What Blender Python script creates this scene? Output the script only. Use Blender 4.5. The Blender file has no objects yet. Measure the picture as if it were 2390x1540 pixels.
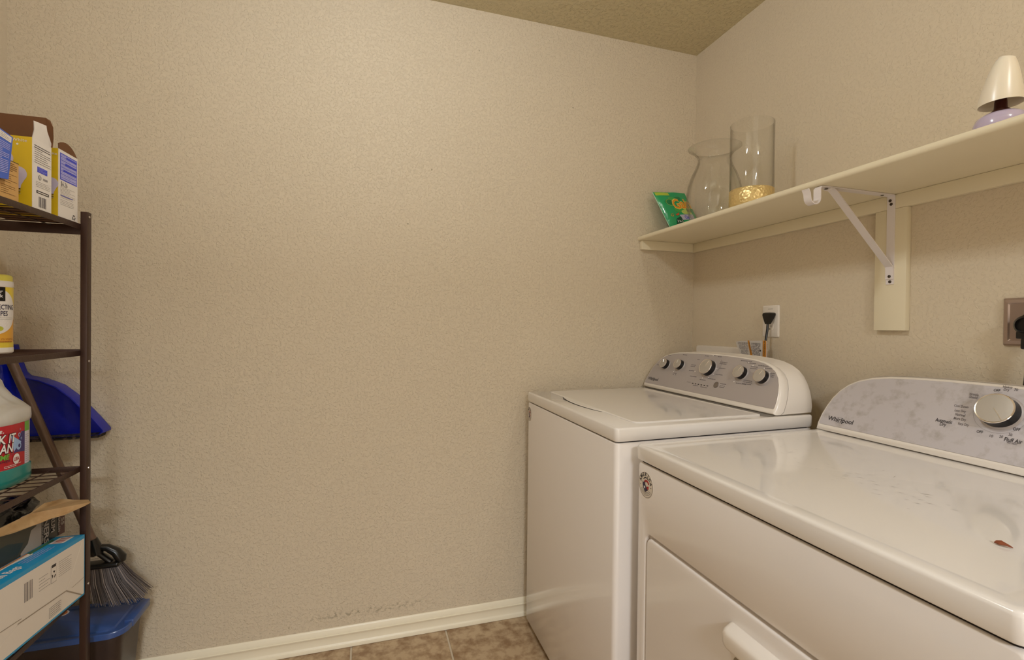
import bpy, bmesh, math, random
from mathutils import Vector, Matrix
random.seed(7)
PI = math.pi
SC = bpy.context.scene
COL = SC.collection

# ---------------------------------------------------------------- camera, world, lights, exposure
def make_camera():
    yaw, pit, rol, F = .2977, -.009, .0111, 1115.8
    f = Vector((math.sin(yaw)*math.cos(pit), math.cos(yaw)*math.cos(pit), math.sin(pit)))
    r = Vector((math.cos(yaw), -math.sin(yaw), 0)); u = r.cross(f)
    r2 = r*math.cos(rol)+u*math.sin(rol); u2 = -r*math.sin(rol)+u*math.cos(rol)
    cd = bpy.data.cameras.new('camera'); cam = bpy.data.objects.new('camera', cd); COL.objects.link(cam)
    cd.sensor_fit = 'HORIZONTAL'; cd.sensor_width = 36; cd.lens = F/2390*36
    cd.clip_start = .02; cd.clip_end = 50
    m = Matrix((r2, u2, -f)).transposed().to_4x4(); m.translation = Vector((-1.4436, -1.8631, 1.193))
    cam.matrix_world = m
    SC.camera = cam
make_camera()
W = bpy.data.worlds.new('world'); SC.world = W; W.use_nodes = True
W.node_tree.nodes['Background'].inputs[0].default_value = (1, .89, .72, 1)
W.node_tree.nodes['Background'].inputs[1].default_value = 1.4
SC.view_settings.view_transform = 'Standard'; SC.view_settings.look = 'None'
SC.view_settings.gamma = 1; SC.view_settings.exposure = 0.0
SC.view_settings.use_curve_mapping = False
SC.cycles.max_bounces = 10; SC.cycles.diffuse_bounces = 5; SC.cycles.transparent_max_bounces = 16
SC.cycles.sample_clamp_indirect = 4
def point(name, loc, power, col, rad):
    l = bpy.data.lights.new(name, 'POINT'); l.energy = power; l.color = col; l.shadow_soft_size = rad
    o = bpy.data.objects.new(name, l); o.location = loc; COL.objects.link(o); return o
def area(name, loc, target, power, col, sx, sy):
    l = bpy.data.lights.new(name, 'AREA'); l.energy = power; l.color = col; l.shape = 'RECTANGLE'; l.size = sx; l.size_y = sy
    o = bpy.data.objects.new(name, l); o.location = loc; COL.objects.link(o)
    o.rotation_euler = (Vector(target)-Vector(loc)).to_track_quat('-Z', 'Y').to_euler(); return o
WARM = (1, .97, .92)
LAMP = (-1.45, -1.03)
point('bulb_light', (LAMP[0]-.07, LAMP[1], 2.335), 10.4, (.89, .94, .99), .035)
point('bulb_light', (LAMP[0]+.07, LAMP[1], 2.335), 10.4, (.89, .94, .99), .035)
point('second_lamp_light', (-.50, -2.05, 2.32), 10, (.98, .98, .98), .05)
area('hall_light', (-1.45, -3.98, 2.36), (-1.45, 0, .2), 50, (.88, .93, 1), .5, .3)

# ---------------------------------------------------------------- helpers
def lin(h):
    if isinstance(h, tuple): return (h[0], h[1], h[2], 1)
    h = h.lstrip('#'); c = [int(h[i:i+2], 16)/255 for i in (0, 2, 4)]
    return tuple(x/12.92 if x <= .04045 else ((x+.055)/1.055)**2.4 for x in c)+(1,)
MATS = {}
def mat(name, col, rough=.5, metal=0, spec=.5, bump=None, coat=0, mottle=None, trans=0, sub=0):
    """bump=(scale, strength, distance); mottle=(scale, colour2, low, high)"""
    if name in MATS: return MATS[name]
    m = bpy.data.materials.new(name); m.use_nodes = True; nt = m.node_tree; b = nt.nodes['Principled BSDF']
    b.inputs['Base Color'].default_value = lin(col); b.inputs['Roughness'].default_value = rough
    b.inputs['Metallic'].default_value = metal; b.inputs['Specular IOR Level'].default_value = spec
    b.inputs['Coat Weight'].default_value = coat; b.inputs['Transmission Weight'].default_value = trans
    if sub: b.inputs['Subsurface Weight'].default_value = sub; b.inputs['Subsurface Radius'].default_value = (.02, .015, .01)
    tc = nt.nodes.new('ShaderNodeTexCoord')
    if bump:
        n = nt.nodes.new('ShaderNodeTexNoise'); n.inputs['Scale'].default_value = bump[0]; n.inputs['Detail'].default_value = 3
        nt.links.new(tc.outputs['Object'], n.inputs['Vector'])
        bp = nt.nodes.new('ShaderNodeBump'); bp.inputs['Strength'].default_value = bump[1]; bp.inputs['Distance'].default_value = bump[2]
        nt.links.new(n.outputs['Fac'], bp.inputs['Height']); nt.links.new(bp.outputs['Normal'], b.inputs['Normal'])
    if mottle:
        n = nt.nodes.new('ShaderNodeTexNoise'); n.inputs['Scale'].default_value = mottle[0]; n.inputs['Detail'].default_value = 5; n.inputs['Roughness'].default_value = .6
        nt.links.new(tc.outputs['Object'], n.inputs['Vector'])
        cr = nt.nodes.new('ShaderNodeValToRGB'); cr.color_ramp.elements[0].position = mottle[2]; cr.color_ramp.elements[1].position = mottle[3]
        cr.color_ramp.elements[0].color = lin(mottle[1]); cr.color_ramp.elements[1].color = lin(col)
        nt.links.new(n.outputs['Fac'], cr.inputs['Fac']); nt.links.new(cr.outputs['Color'], b.inputs['Base Color'])
    MATS[name] = m; return m

def wall_material(name, col, scale, dist, stains=False):
    m = bpy.data.materials.new(name); m.use_nodes = True; nt = m.node_tree; N = nt.nodes.new; L = nt.links.new
    b = nt.nodes['Principled BSDF']; b.inputs['Roughness'].default_value = .62; b.inputs['Specular IOR Level'].default_value = .35
    tc = N('ShaderNodeTexCoord')
    n1 = N('ShaderNodeTexNoise'); n1.inputs['Scale'].default_value = scale; n1.inputs['Detail'].default_value = 4; n1.inputs['Roughness'].default_value = .55
    n1.inputs['Distortion'].default_value = .6
    n2 = N('ShaderNodeTexNoise'); n2.inputs['Scale'].default_value = scale*.35; n2.inputs['Detail'].default_value = 2
    L(tc.outputs['Object'], n1.inputs['Vector']); L(tc.outputs['Object'], n2.inputs['Vector'])
    r = N('ShaderNodeValToRGB'); r.color_ramp.elements[0].position = .50; r.color_ramp.elements[1].position = .68
    L(n1.outputs['Fac'], r.inputs['Fac'])
    ma = N('ShaderNodeMath'); ma.operation = 'MULTIPLY_ADD'; ma.inputs[1].default_value = .6
    L(n2.outputs['Fac'], ma.inputs[0]); L(r.outputs['Color'], ma.inputs[2])
    bp = N('ShaderNodeBump'); bp.inputs['Strength'].default_value = .5; bp.inputs['Distance'].default_value = dist
    L(ma.outputs[0], bp.inputs['Height']); L(bp.outputs['Normal'], b.inputs['Normal'])
    n3 = N('ShaderNodeTexNoise'); n3.inputs['Scale'].default_value = 2.2; n3.inputs['Detail'].default_value = 3
    L(tc.outputs['Object'], n3.inputs['Vector'])
    mx = N('ShaderNodeMix'); mx.data_type = 'RGBA'
    c = lin(col); mx.inputs[6].default_value = (c[0]*.965, c[1]*.96, c[2]*.95, 1); mx.inputs[7].default_value = (c[0]*1.03, c[1]*1.03, c[2]*1.04, 1)
    L(n3.outputs['Fac'], mx.inputs[0]); out = mx.outputs[2]
    if stains:   # faint grey scuff line above the skirting and a few specks
        sx = N('ShaderNodeSeparateXYZ'); L(tc.outputs['Object'], sx.inputs[0])
        def band(sock, c0, half):
            a = N('ShaderNodeMath'); a.operation = 'SUBTRACT'; a.inputs[1].default_value = c0; L(sock, a.inputs[0])
            d = N('ShaderNodeMath'); d.operation = 'ABSOLUTE'; L(a.outputs[0], d.inputs[0])
            e = N('ShaderNodeMapRange'); e.inputs[1].default_value = half; e.inputs[2].default_value = half*.35; e.inputs[3].default_value = 0; e.inputs[4].default_value = 1
            L(d.outputs[0], e.inputs[0]); return e.outputs[0]
        bz = band(sx.outputs['Z'], .118, .016); bx = band(sx.outputs['X'], -1.42, .27)
        n4 = N('ShaderNodeTexNoise'); n4.inputs['Scale'].default_value = 75; n4.inputs['Detail'].default_value = 3; L(tc.outputs['Object'], n4.inputs['Vector'])
        rr = N('ShaderNodeMapRange'); rr.inputs[1].default_value = .5; rr.inputs[2].default_value = .62; L(n4.outputs['Fac'], rr.inputs[0])
        p = N('ShaderNodeMath'); p.operation = 'MULTIPLY'; L(bz, p.inputs[0]); L(bx, p.inputs[1])
        q = N('ShaderNodeMath'); q.operation = 'MULTIPLY'; L(p.outputs[0], q.inputs[0]); L(rr.outputs[0], q.inputs[1])
        v = N('ShaderNodeTexVoronoi'); v.inputs['Scale'].default_value = 7; L(tc.outputs['Object'], v.inputs['Vector'])
        vr = N('ShaderNodeMapRange'); vr.inputs[1].default_value = .028; vr.inputs[2].default_value = .018; L(v.outputs['Distance'], vr.inputs[0])
        s = N('ShaderNodeMath'); s.operation = 'MAXIMUM'; L(q.outputs[0], s.inputs[0]); L(vr.outputs[0], s.inputs[1])
        s2 = N('ShaderNodeMath'); s2.operation = 'MULTIPLY'; s2.inputs[1].default_value = .55; L(s.outputs[0], s2.inputs[0])
        m2 = N('ShaderNodeMix'); m2.data_type = 'RGBA'; L(s2.outputs[0], m2.inputs[0]); L(out, m2.inputs[6]); m2.inputs[7].default_value = lin('#7d735a'); out = m2.outputs[2]
    L(out, b.inputs['Base Color']); MATS[name] = m; return m

def worldloc(o):
    l = Vector((0, 0, 0))
    while o is not None: l += o.location; o = o.parent
    return l
def obj(name, verts, faces, m, parent=None, smooth=None, loc=None, **props):
    """verts in world coordinates; the mesh is stored relative to the parent's (or its own) base point"""
    base = worldloc(parent) if parent else Vector(loc or (0, 0, 0))
    me = bpy.data.meshes.new(name)
    me.from_pydata([tuple(Vector(v)-base) for v in verts], [], faces); me.update()
    if m: me.materials.append(m)
    bm = bmesh.new(); bm.from_mesh(me); bmesh.ops.recalc_face_normals(bm, faces=bm.faces)
    if smooth is not None:
        for f in bm.faces: f.smooth = True
        for e in bm.edges:
            if len(e.link_faces) == 2 and e.calc_face_angle(0) > math.radians(smooth): e.smooth = False
    bm.to_mesh(me); bm.free()
    o = bpy.data.objects.new(name, me); COL.objects.link(o)
    if parent: o.parent = parent
    else: o.location = base
    for k, v in props.items(): o[k] = v
    return o
def thing(name, label, cat, loc=(0, 0, 0), group=None):
    o = bpy.data.objects.new(name, None); COL.objects.link(o); o.location = loc; o.empty_display_size = .05
    o['label'] = label; o['category'] = cat
    if group: o['group'] = group
    return o
def struct(name, v, f, m, parent=None, **k):
    o = obj(name, v, f, m, parent, **k)
    if not parent: o['kind'] = 'structure'
    return o
class MB:
    def __init__(s): s.v = []; s.f = []
    def add(s, v, f):
        k = len(s.v); s.v += [tuple(p) for p in v]; s.f += [tuple(i+k for i in q) for q in f]; return s
    def box(s, a, b, bev=0, seg=2, xf=None):
        v, f = rbox(a, b, bev, seg)
        if xf: v = [xf(p) for p in v]
        return s.add(v, f)
    def tube(s, pts, r, n=10, cap=True, taper=None, flat=None):
        v, f = tube(pts, r, n, cap, taper, flat); return s.add(v, f)
    def out(s, name, m, parent=None, smooth=35, **k): return obj(name, s.v, s.f, m, parent, smooth=smooth, **k)
def rbox(a, b, bev=0, seg=2):
    bm = bmesh.new(); bmesh.ops.create_cube(bm, size=1)
    for v in bm.verts: v.co = Vector([(a[i]+b[i])/2+v.co[i]*(b[i]-a[i]) for i in range(3)])
    if bev: bmesh.ops.bevel(bm, geom=bm.edges[:], offset=bev, segments=seg, profile=.5, affect='EDGES')
    v = [tuple(x.co) for x in bm.verts]; f = [tuple(x.index for x in q.verts) for q in bm.faces]; bm.free(); return v, f
def tube(pts, r, n=10, cap=True, taper=None, flat=None):
    pts = [Vector(p) for p in pts]; V = []; Fc = []; K = len(pts); prev = None
    for i, p in enumerate(pts):
        d = (pts[min(i+1, K-1)]-pts[max(i-1, 0)]).normalized()
        if prev is None:
            a = Vector((0, 0, 1)) if abs(d.z) < .9 else Vector((1, 0, 0)); a = (a-d*a.dot(d)).normalized()
        else: a = (prev-d*prev.dot(d)).normalized()
        prev = a; b = d.cross(a); rr = r*(taper[i] if taper else 1)
        for j in range(n):
            t = 2*PI*j/n; V.append(tuple(p+a*(math.cos(t)*rr)+b*(math.sin(t)*rr*(flat or 1))))
    for i in range(K-1):
        for j in range(n): Fc.append((i*n+j, i*n+(j+1) % n, (i+1)*n+(j+1) % n, (i+1)*n+j))
    if cap: Fc += [tuple(range(n)), tuple(range((K-1)*n, K*n))]
    return V, Fc
def lathe(prof, c, n=32, ax=None, close=False, fn=None):
    """prof: (radius, height) pairs about point c; ax = (e1, e2, axis) frame; fn(theta, r, h) -> r"""
    c = Vector(c); e1, e2, a = ax or (Vector((1, 0, 0)), Vector((0, 1, 0)), Vector((0, 0, 1)))
    V = []; Fc = []; K = len(prof)
    for r, h in prof:
        for j in range(n):
            t = 2*PI*j/n; rr = fn(t, r, h) if fn else r
            V.append(tuple(c+e1*(math.cos(t)*rr)+e2*(math.sin(t)*rr)+a*h))
    M = K if close else K-1
    for i in range(M):
        for j in range(n): Fc.append((i*n+j, i*n+(j+1) % n, ((i+1) % K)*n+(j+1) % n, ((i+1) % K)*n+j))
    if not close:
        if prof[0][0] > 1e-6: Fc.append(tuple(range(n)))
        if prof[-1][0] > 1e-6: Fc.append(tuple(range((K-1)*n, K*n)))
    return V, Fc
def loft(rings, cap=True):
    n = len(rings[0]); V = [tuple(p) for r in rings for p in r]; Fc = []
    for i in range(len(rings)-1):
        for j in range(n): Fc.append((i*n+j, i*n+(j+1) % n, (i+1)*n+(j+1) % n, (i+1)*n+j))
    if cap: Fc += [tuple(range(n)), tuple(range((len(rings)-1)*n, len(rings)*n))]
    return V, Fc
def rrect(w, h, r, n=5):
    """rounded rectangle outline, centred, counter-clockwise"""
    P = []
    for cx, cy, a0 in ((w/2-r, h/2-r, 0), (-w/2+r, h/2-r, 90), (-w/2+r, -h/2+r, 180), (w/2-r, -h/2+r, 270)):
        for k in range(n+1):
            a = math.radians(a0+90*k/n); P.append((cx+r*math.cos(a), cy+r*math.sin(a)))
    return P
def prism(poly, fn, d0, d1):
    """poly of (u,v), fn(u,v,d)->xyz"""
    n = len(poly); V = [fn(u, v, d0) for u, v in poly]+[fn(u, v, d1) for u, v in poly]
    return V, [tuple(range(n)), tuple(range(n, 2*n))]+[(i, (i+1) % n, n+(i+1) % n, n+i) for i in range(n)]
_TXT = {}
def glyphs(s, bold=0, slant=0):
    k = (s, bold, slant)
    if k in _TXT: return _TXT[k]
    cu = bpy.data.curves.new('t', 'FONT'); cu.body = s; cu.size = 1; cu.offset = bold; cu.shear = slant; cu.resolution_u = 2
    o = bpy.data.objects.new('t', cu); COL.objects.link(o)
    dg = bpy.context.evaluated_depsgraph_get(); e = o.evaluated_get(dg); me = e.to_mesh()
    V = [(v.co.x, v.co.y) for v in me.vertices]; Fc = [tuple(p.vertices) for p in me.polygons]
    e.to_mesh_clear(); bpy.data.objects.remove(o); bpy.data.curves.remove(cu)
    _TXT[k] = (V, Fc); return V, Fc
class Print:
    """flat print gathered in (u,v) on one surface, fn(u,v,lift)->xyz"""
    def __init__(s, fn): s.fn = fn; s.L = {}
    def _a(s, m, pts, faces, d):
        k = m.name; mb = s.L.setdefault(k, (m, MB()))[1]; mb.add([s.fn(u, v, d) for u, v in pts], faces)
    def text(s, t, u, v, size, m, bold=0, slant=0, width=None, align='C', rot=0, d=.0006):
        V, Fc = glyphs(t, bold, slant)
        if not V: return
        x0 = min(p[0] for p in V); x1 = max(p[0] for p in V); k = size
        kx = k if width is None else width/(x1-x0)
        ox = {'C': -(x0+x1)/2, 'L': -x0, 'R': -x1}[align]; c, sn = math.cos(rot), math.sin(rot)
        P = []
        for x, y in V:
            a, b = (x+ox)*kx, (y-.35)*k
            P.append((u+a*c-b*sn, v+a*sn+b*c))
        s._a(m, P, Fc, d)
    def rect(s, u0, v0, u1, v1, m, d=.0003, nu=1, sh=0):
        P = []; Fc = []
        for i in range(nu+1):
            u = u0+(u1-u0)*i/nu; P += [(u, v0+sh*i/nu), (u, v1+sh*i/nu)]
        for i in range(nu): Fc.append((2*i, 2*i+2, 2*i+3, 2*i+1))
        s._a(m, P, Fc, d)
    def poly(s, pts, m, d=.0004): s._a(m, pts, [tuple(range(len(pts)))], d)
    def ring(s, u, v, r0, r1, m, d=.0004, n=28, a0=0, a1=360, ey=1):
        P = []; Fc = []
        for i in range(n+1):
            a = math.radians(a0+(a1-a0)*i/n); P += [(u+r0*math.cos(a), v+r0*math.sin(a)*ey), (u+r1*math.cos(a), v+r1*math.sin(a)*ey)]
        for i in range(n): Fc.append((2*i, 2*i+2, 2*i+3, 2*i+1))
        s._a(m, P, Fc, d)
    def disc(s, u, v, r, m, d=.0004, n=24, ey=1):
        s.poly([(u+r*math.cos(2*PI*i/n), v+r*math.sin(2*PI*i/n)*ey) for i in range(n)], m, d)
    def para(s, u0, v0, u1, v1, n, m, hgt=.3, seed=1, d=.0005):
        """block of n tiny unreadable print lines"""
        R = random.Random(seed); st = (v1-v0)/n
        for i in range(n):
            y = v1-(i+.7)*st; x = u0
            xe = u1 if R.random() < .7 else u0+(u1-u0)*R.uniform(.45, .9)
            while x < xe:
                w = (u1-u0)*R.uniform(.06, .16); s.rect(x, y, min(x+w, xe), y+st*hgt, m, d); x += w+(u1-u0)*.02
    def bars(s, u0, v0, u1, v1, m, n=22, seed=3, d=.0006):
        R = random.Random(seed); x = u0; k = (u1-u0)/n
        while x < u1:
            w = k*R.choice((.35, .6, 1, 1.3)); s.rect(x, v0, min(x+w, u1), v1, m, d); x += w+k*R.choice((.35, .6, .9))
    def recycle(s, u, v, r, m, d=.0006):
        for k in range(3):
            a = 90+120*k
            s.ring(u, v, r*.62, r, m, d, 5, a-48, a+22)
            b = math.radians(a+22); b2 = math.radians(a+48)
            s.poly([(u+r*.45*math.cos(b), v+r*.45*math.sin(b)), (u+r*1.17*math.cos(b), v+r*1.17*math.sin(b)), (u+r*.85*math.cos(b2), v+r*.85*math.sin(b2))], m, d)
    def out(s, parent, name='print'):
        for k, (m, mb) in s.L.items(): mb.out(name, m, parent, smooth=None, kind='stuff')
def plane(o, r, u, n):
    o, r, u, n = map(Vector, (o, r, u, n)); return lambda a, b, d: tuple(o+r*a+u*b+n*d)

# ---------------------------------------------------------------- materials
M_wall = wall_material('wall_paint', '#d2c4ac', 125, .0036, True)
M_wall2 = wall_material('wall_paint_side', '#d2c4ac', 125, .0017)
M_ceil = wall_material('ceiling_texture', '#ccc09e', 75, .010)
M_trim = mat('cream_trim_paint', '#e4d9bd', .32, bump=(30, .15, .002))
M_base = mat('baseboard_paint', '#ece3cb', .28)
M_enamel = mat('white_enamel', '#e6dfd9', .16, spec=.55, coat=.3)
M_enamel_top = mat('white_enamel_top', '#e2dcd5', .11, spec=.55, coat=.5)
M_plastic = mat('white_plastic', '#e8e0d6', .25)
M_dark = mat('dark_gap', '#1c120c', .8)
M_grey = mat('grey_panel', '#b5adab', .38, metal=.25)
M_grey2 = mat('grey_panel_worn', '#c2bcbe', .42, metal=.15, mottle=(30, '#aca5a2', .30, .5))
M_black = mat('black_plastic', '#0b0706', .3)
M_silver = mat('satin_silver', '#b9b2a8', .35, metal=.35)
M_chrome = mat('chrome', '#efe9e4', .12, metal=1)
M_ink = mat('dark_ink', '#2c2628', .6); M_ink2 = mat('grey_ink', '#6d6668', .6); M_white = mat('white_print', '#e9e4e0', .5)
M_ink3 = mat('pale_ink', '#8d8684', .6)
M_red = mat('red_print', '#a5201d', .5); M_navy = mat('navy_print', '#221a3a', .5); M_blue = mat('blue_print', '#3b46c4', .5)
M_lblue = mat('pale_blue_print', '#a9a7dc', .5)

# ---------------------------------------------------------------- the room
XL, YF, H = -2.499, -3.12, 2.44
def bx(name, a, b, m, parent=None, **k):
    v, f = rbox(a, b); return struct(name, v, f, m, parent, **k)
bx('wall_back', (XL-.1, 0, -.1), (.1, .1, H+.1), M_wall)
bx('wall_right', (0, YF, -.1), (.1, 0, H+.1), M_wall2)
bx('wall_left', (XL-.1, YF, -.1), (XL, 0, H+.1), M_wall2)
wf = MB()   # front wall behind the camera with a doorway
wf.box((XL-.1, YF-.1, -.1), (-2.25, YF, H+.1)); wf.box((-.75, YF-.1, -.1), (.1, YF, H+.1)); wf.box((-2.25, YF-.1, 2.05), (-.75, YF, H+.1))
wf.out('wall_front', M_wall2, smooth=None, kind='structure')
bx('ceiling', (XL, YF, H), (0, 0, H+.1), M_ceil)
M_grout = mat('grout', '#cdbfa8', .9, bump=(120, .4, .002))
M_tile = mat('floor_tile', '#b8a080', .38, bump=(25, .3, .002), mottle=(22, '#8a6c4c', .36, .58))
floor = bx('floor', (XL, YF, -.1), (0, 0, -.004), M_grout)
# stone-look tiles, one shared mesh, joints recessed
px0, py0, TP = -1.1335, -.29, .3505
tw = TP-.007
tv, tf = rbox((-tw/2, -tw/2, -.006), (tw/2, tw/2, 0), .0015, 1)
tme = bpy.data.meshes.new('tile'); tme.from_pydata(tv, [], tf); tme.materials.append(M_tile)
for i in range(-4, 4):
    for j in range(-9, 1):
        x0, x1, y0, y1 = px0+i*TP, px0+(i+1)*TP, py0+j*TP, py0+(j+1)*TP
        if x1 < XL+.02 or x0 > -.02 or y1 < YF+.02 or y0 > -.02: continue
        if x0 < XL-.01 or x1 > .01 or y0 < YF-.01 or y1 > .01:       # cut tile against a wall
            ax, bx_, ay, by = max(x0, XL)+.0035, min(x1, 0)-.0035, max(y0, YF)+.0035, min(y1, 0)-.0035
            v, f = rbox((ax, ay, -.006), (bx_, by, 0), .0015, 1); obj('tile', v, f, M_tile, floor)
        else:
            o = bpy.data.objects.new('tile', tme); COL.objects.link(o); o.parent = floor
            o.location = ((x0+x1)/2, (y0+y1)/2, random.uniform(-.0005, 0))
# skirting profile (distance from wall, height)
SK = [(0, .001), (.014, .001), (.014, .014), (.0125, .016), (.0105, .017), (.0095, .021), (.0085, .030), (.0085, .040), (.0095, .046), (.0115, .049), (.0115, .051), (.008, .0525), (.0075, .060), (.0055, .064), (.0045, .069), (.0025, .0725), (0, .074)]
def skirting(name, fn, a, b):
    n = len(SK); V = [fn(a, d, z) for d, z in SK]+[fn(b, d, z) for d, z in SK]
    F_ = [(i, (i+1) % n, n+(i+1) % n, n+i) for i in range(n)]+[tuple(range(n)), tuple(range(n, 2*n))]
    struct(name, V, F_, M_base, smooth=50)
skirting('baseboard_back', lambda s, d, z: (s, -d, z), XL, 0)
skirting('baseboard_right', lambda s, d, z: (-d, s, z), YF, -.0145)
skirting('baseboard_left', lambda s, d, z: (XL+d, s, z), YF, -.0145)

# ceiling lamp (above and behind the picture)
lamp = thing('ceiling_light', 'white ceiling lamp base with two bare bulbs above the camera', 'ceiling light', (LAMP[0], LAMP[1], H))
v, f = lathe([(.15, 0), (.15, -.012), (.13, -.03), (.05, -.035)], (LAMP[0], LAMP[1], H), 32); obj('canopy', v, f, M_plastic, lamp, smooth=30)
for s in (-1, 1):
    v, f = lathe([(.02, 0), (.02, -.04), (.018, -.045)], (LAMP[0]+s*.07, LAMP[1], H-.033), 16); obj('socket', v, f, M_plastic, lamp, smooth=30)

# ---------------------------------------------------------------- washing machine
def shr(xf): return lambda p: (p[0], p[1]+.04*(p[0]-xf), p[2])
def cab_front_corner(): pass
def appliance_box(a, b, r, z0, z1, xf, lip=.004):
    """sheet-metal body with rounded upright corners and eased top edge"""
    w, d = b[0]-a[0], b[1]-a[1]; cx, cy = (a[0]+b[0])/2, (a[1]+b[1])/2; s = shr(xf)
    def ring(inset, z):
        return [s((cx+x, cy+y, z)) for x, y in rrect(w-2*inset, d-2*inset, max(r-inset, .001), 5)]
    return loft([ring(lip*.4, z0), ring(0, z0+lip), ring(0, z1-lip), ring(lip*.35, z1-lip*.3), ring(lip, z1)])
DARKLINE = M_dark
XW = -.8214; wy0, wy1 = -.764, -.061
washer = thing('washing_machine', 'white top loading washing machine in the corner beside the dryer', 'washing machine', (-.47, -.41, 0))
sW = shr(XW)
v, f = appliance_box((XW, wy0, 0), (-.13, wy1, 0), .014, .028, .8905, XW); obj('cabinet', v, f, M_enamel, washer, smooth=40)
v, f = appliance_box((XW+.006, wy0+.006, 0), (-.14, wy1-.006, 0), .012, .885, .897, XW, .001); obj('seam', v, f, M_dark, washer, smooth=40)
for x in (XW+.06, -.2):
    for y in (wy0+.06, wy1-.06): MB().box((x-.02, y-.02, .0008), (x+.02, y+.02, .03), .003).out('foot', M_black, washer)
v, f = appliance_box((XW-.002, wy0-.002, 0), (-.128, wy1+.002, 0), .014, .8945, .9304, XW, .005); obj('top_panel', v, f, M_enamel_top, washer, smooth=50)
# lid with the finger grip bulging out of its front edge
def lid_outline(g, bulge=0):
    x0, x1, y0, y1 = -.742-g, -.303, -.727-g, -.088+g; P = []
    r = .022
    P += [(x1, y0), (x1, y1)]
    for k in range(6):
        a = math.radians(90+90*k/5); P.append((x0+r+r*math.cos(a), y1-r+r*math.sin(a)))
    for k in range(13):
        t = k/12; y = -.235-(.545-.235)*t; P.append((x0-.022*bulge*math.sin(PI*t)**.75, y))
    for k in range(6):
        a = math.radians(180+90*k/5); P.append((x0+r+r*math.cos(a), y0+r+r*math.sin(a)))
    return P
V = []; 
for g, z, b_ in ((0, .9302, 1), (0, .9312, .95), (0, .9325, .55), (-.0005, .9334, .12), (-.0025, .9343, 0), (-.006, .9345, 0)): V.append([sW((x, y, z)) for x, y in lid_outline(g, b_)])
v, f = loft(V); obj('lid', v, f, M_enamel_top, washer, smooth=50)
grip = []
for k in range(13):
    t = k/12; grip.append((-.7435-.022*math.sin(PI*t)**.75, -.24-(.54-.24)*t))
gp = [(-.735, -.24)]+grip+[(-.735, -.54)]
v, f = prism([(x-.0022 if i not in (0, 14) else x, y) for i, (x, y) in enumerate(gp)], lambda a, b, d: sW((a, b, d)), .9306, .9312); obj('grip_shadow_gap', v, f, M_dark, washer)

# sloped console shared by both machines
TILT = math.radians(26); ST, CT = math.sin(TILT), math.cos(TILT)
HALF = [(.357, 0), (.3595, .02), (.3575, .046), (.352, .072), (.343, .098), (.329, .123), (.310, .143), (.284, .159), (.250, .1705), (.205, .178), (.15, .182), (.075, .1845), (0, .185)]
def outline(inset, tb, s=1.0):
    """closed console outline (y, t), inset from the rim, with bottom at tb"""
    P = [(h*s, t) for h, t in HALF]; Q = []
    for i, (h, t) in enumerate(P):
        a = P[max(i-1, 0)]; b = P[min(i+1, len(P)-1)]
        dx, dt = b[0]-a[0], b[1]-a[1]; L = math.hypot(dx, dt); n = (dt/L, -dx/L)   # outward
        if i == len(P)-1: n = (0, 1)
        Q.append((h-n[0]*inset, t-n[1]*inset))
    Q = [(h, max(t, tb)) for h, t in Q]; Q[0] = (Q[0][0], tb)
    return Q+[(-h, t) for h, t in reversed(Q[:-1])]
def console(root, yc, x0, z0, zmin, xr, s, panel_m, ts=1.0):
    def P(y, t, n=0): return (x0+t*ST-n*CT, y, z0+t*CT+n*ST)
    def rg(inset, n, tb=0): return [tuple((p[0], p[1], max(p[2], zmin))) for p in (P(yc+h, t, n) for h, t in ((h, t*ts) for h, t in outline(inset, tb, s)))]
    rear = [(xr, yc+h*.99, max(zmin, z0+t*ts*.885)) for h, t in outline(0, 0, s)]
    mid = lambda k, ins=0: [tuple(Vector(a).lerp(Vector(b), k)) for a, b in zip(rg(ins, -.03), rear)]
    v, f = loft([rg(.0110, -.001, .0165), rg(.0098, .0002, .0150), rg(.0075, -.0006, .004), rg(.004, -.004, .0015), rg(.0015, -.009), rg(0, -.016), rg(0, -.028)], cap=False)
    f.append(tuple(range(len(rg(0, 0))))); obj('console_frame', v, f, M_plastic, root, smooth=50)
    v, f = loft([rg(.0018, -.027), rg(.0018, -.031)]); obj('console_seam', v, f, M_dark, root)
    v, f = loft([rg(0, -.030), mid(.3), mid(.7), [(p[0]-.006, p[1], p[2]) for p in rear], [(xr, yc+(p[1]-yc)*.985, max(zmin, p[2]-.004)) for p in rear]]); obj('console_housing', v, f, M_plastic, root, smooth=50)
    v, f = loft([rg(.0110, -.0008, .0165), rg(.0110, .0004, .0165)]); obj('control_panel', v, f, panel_m, root)
    return P
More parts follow.
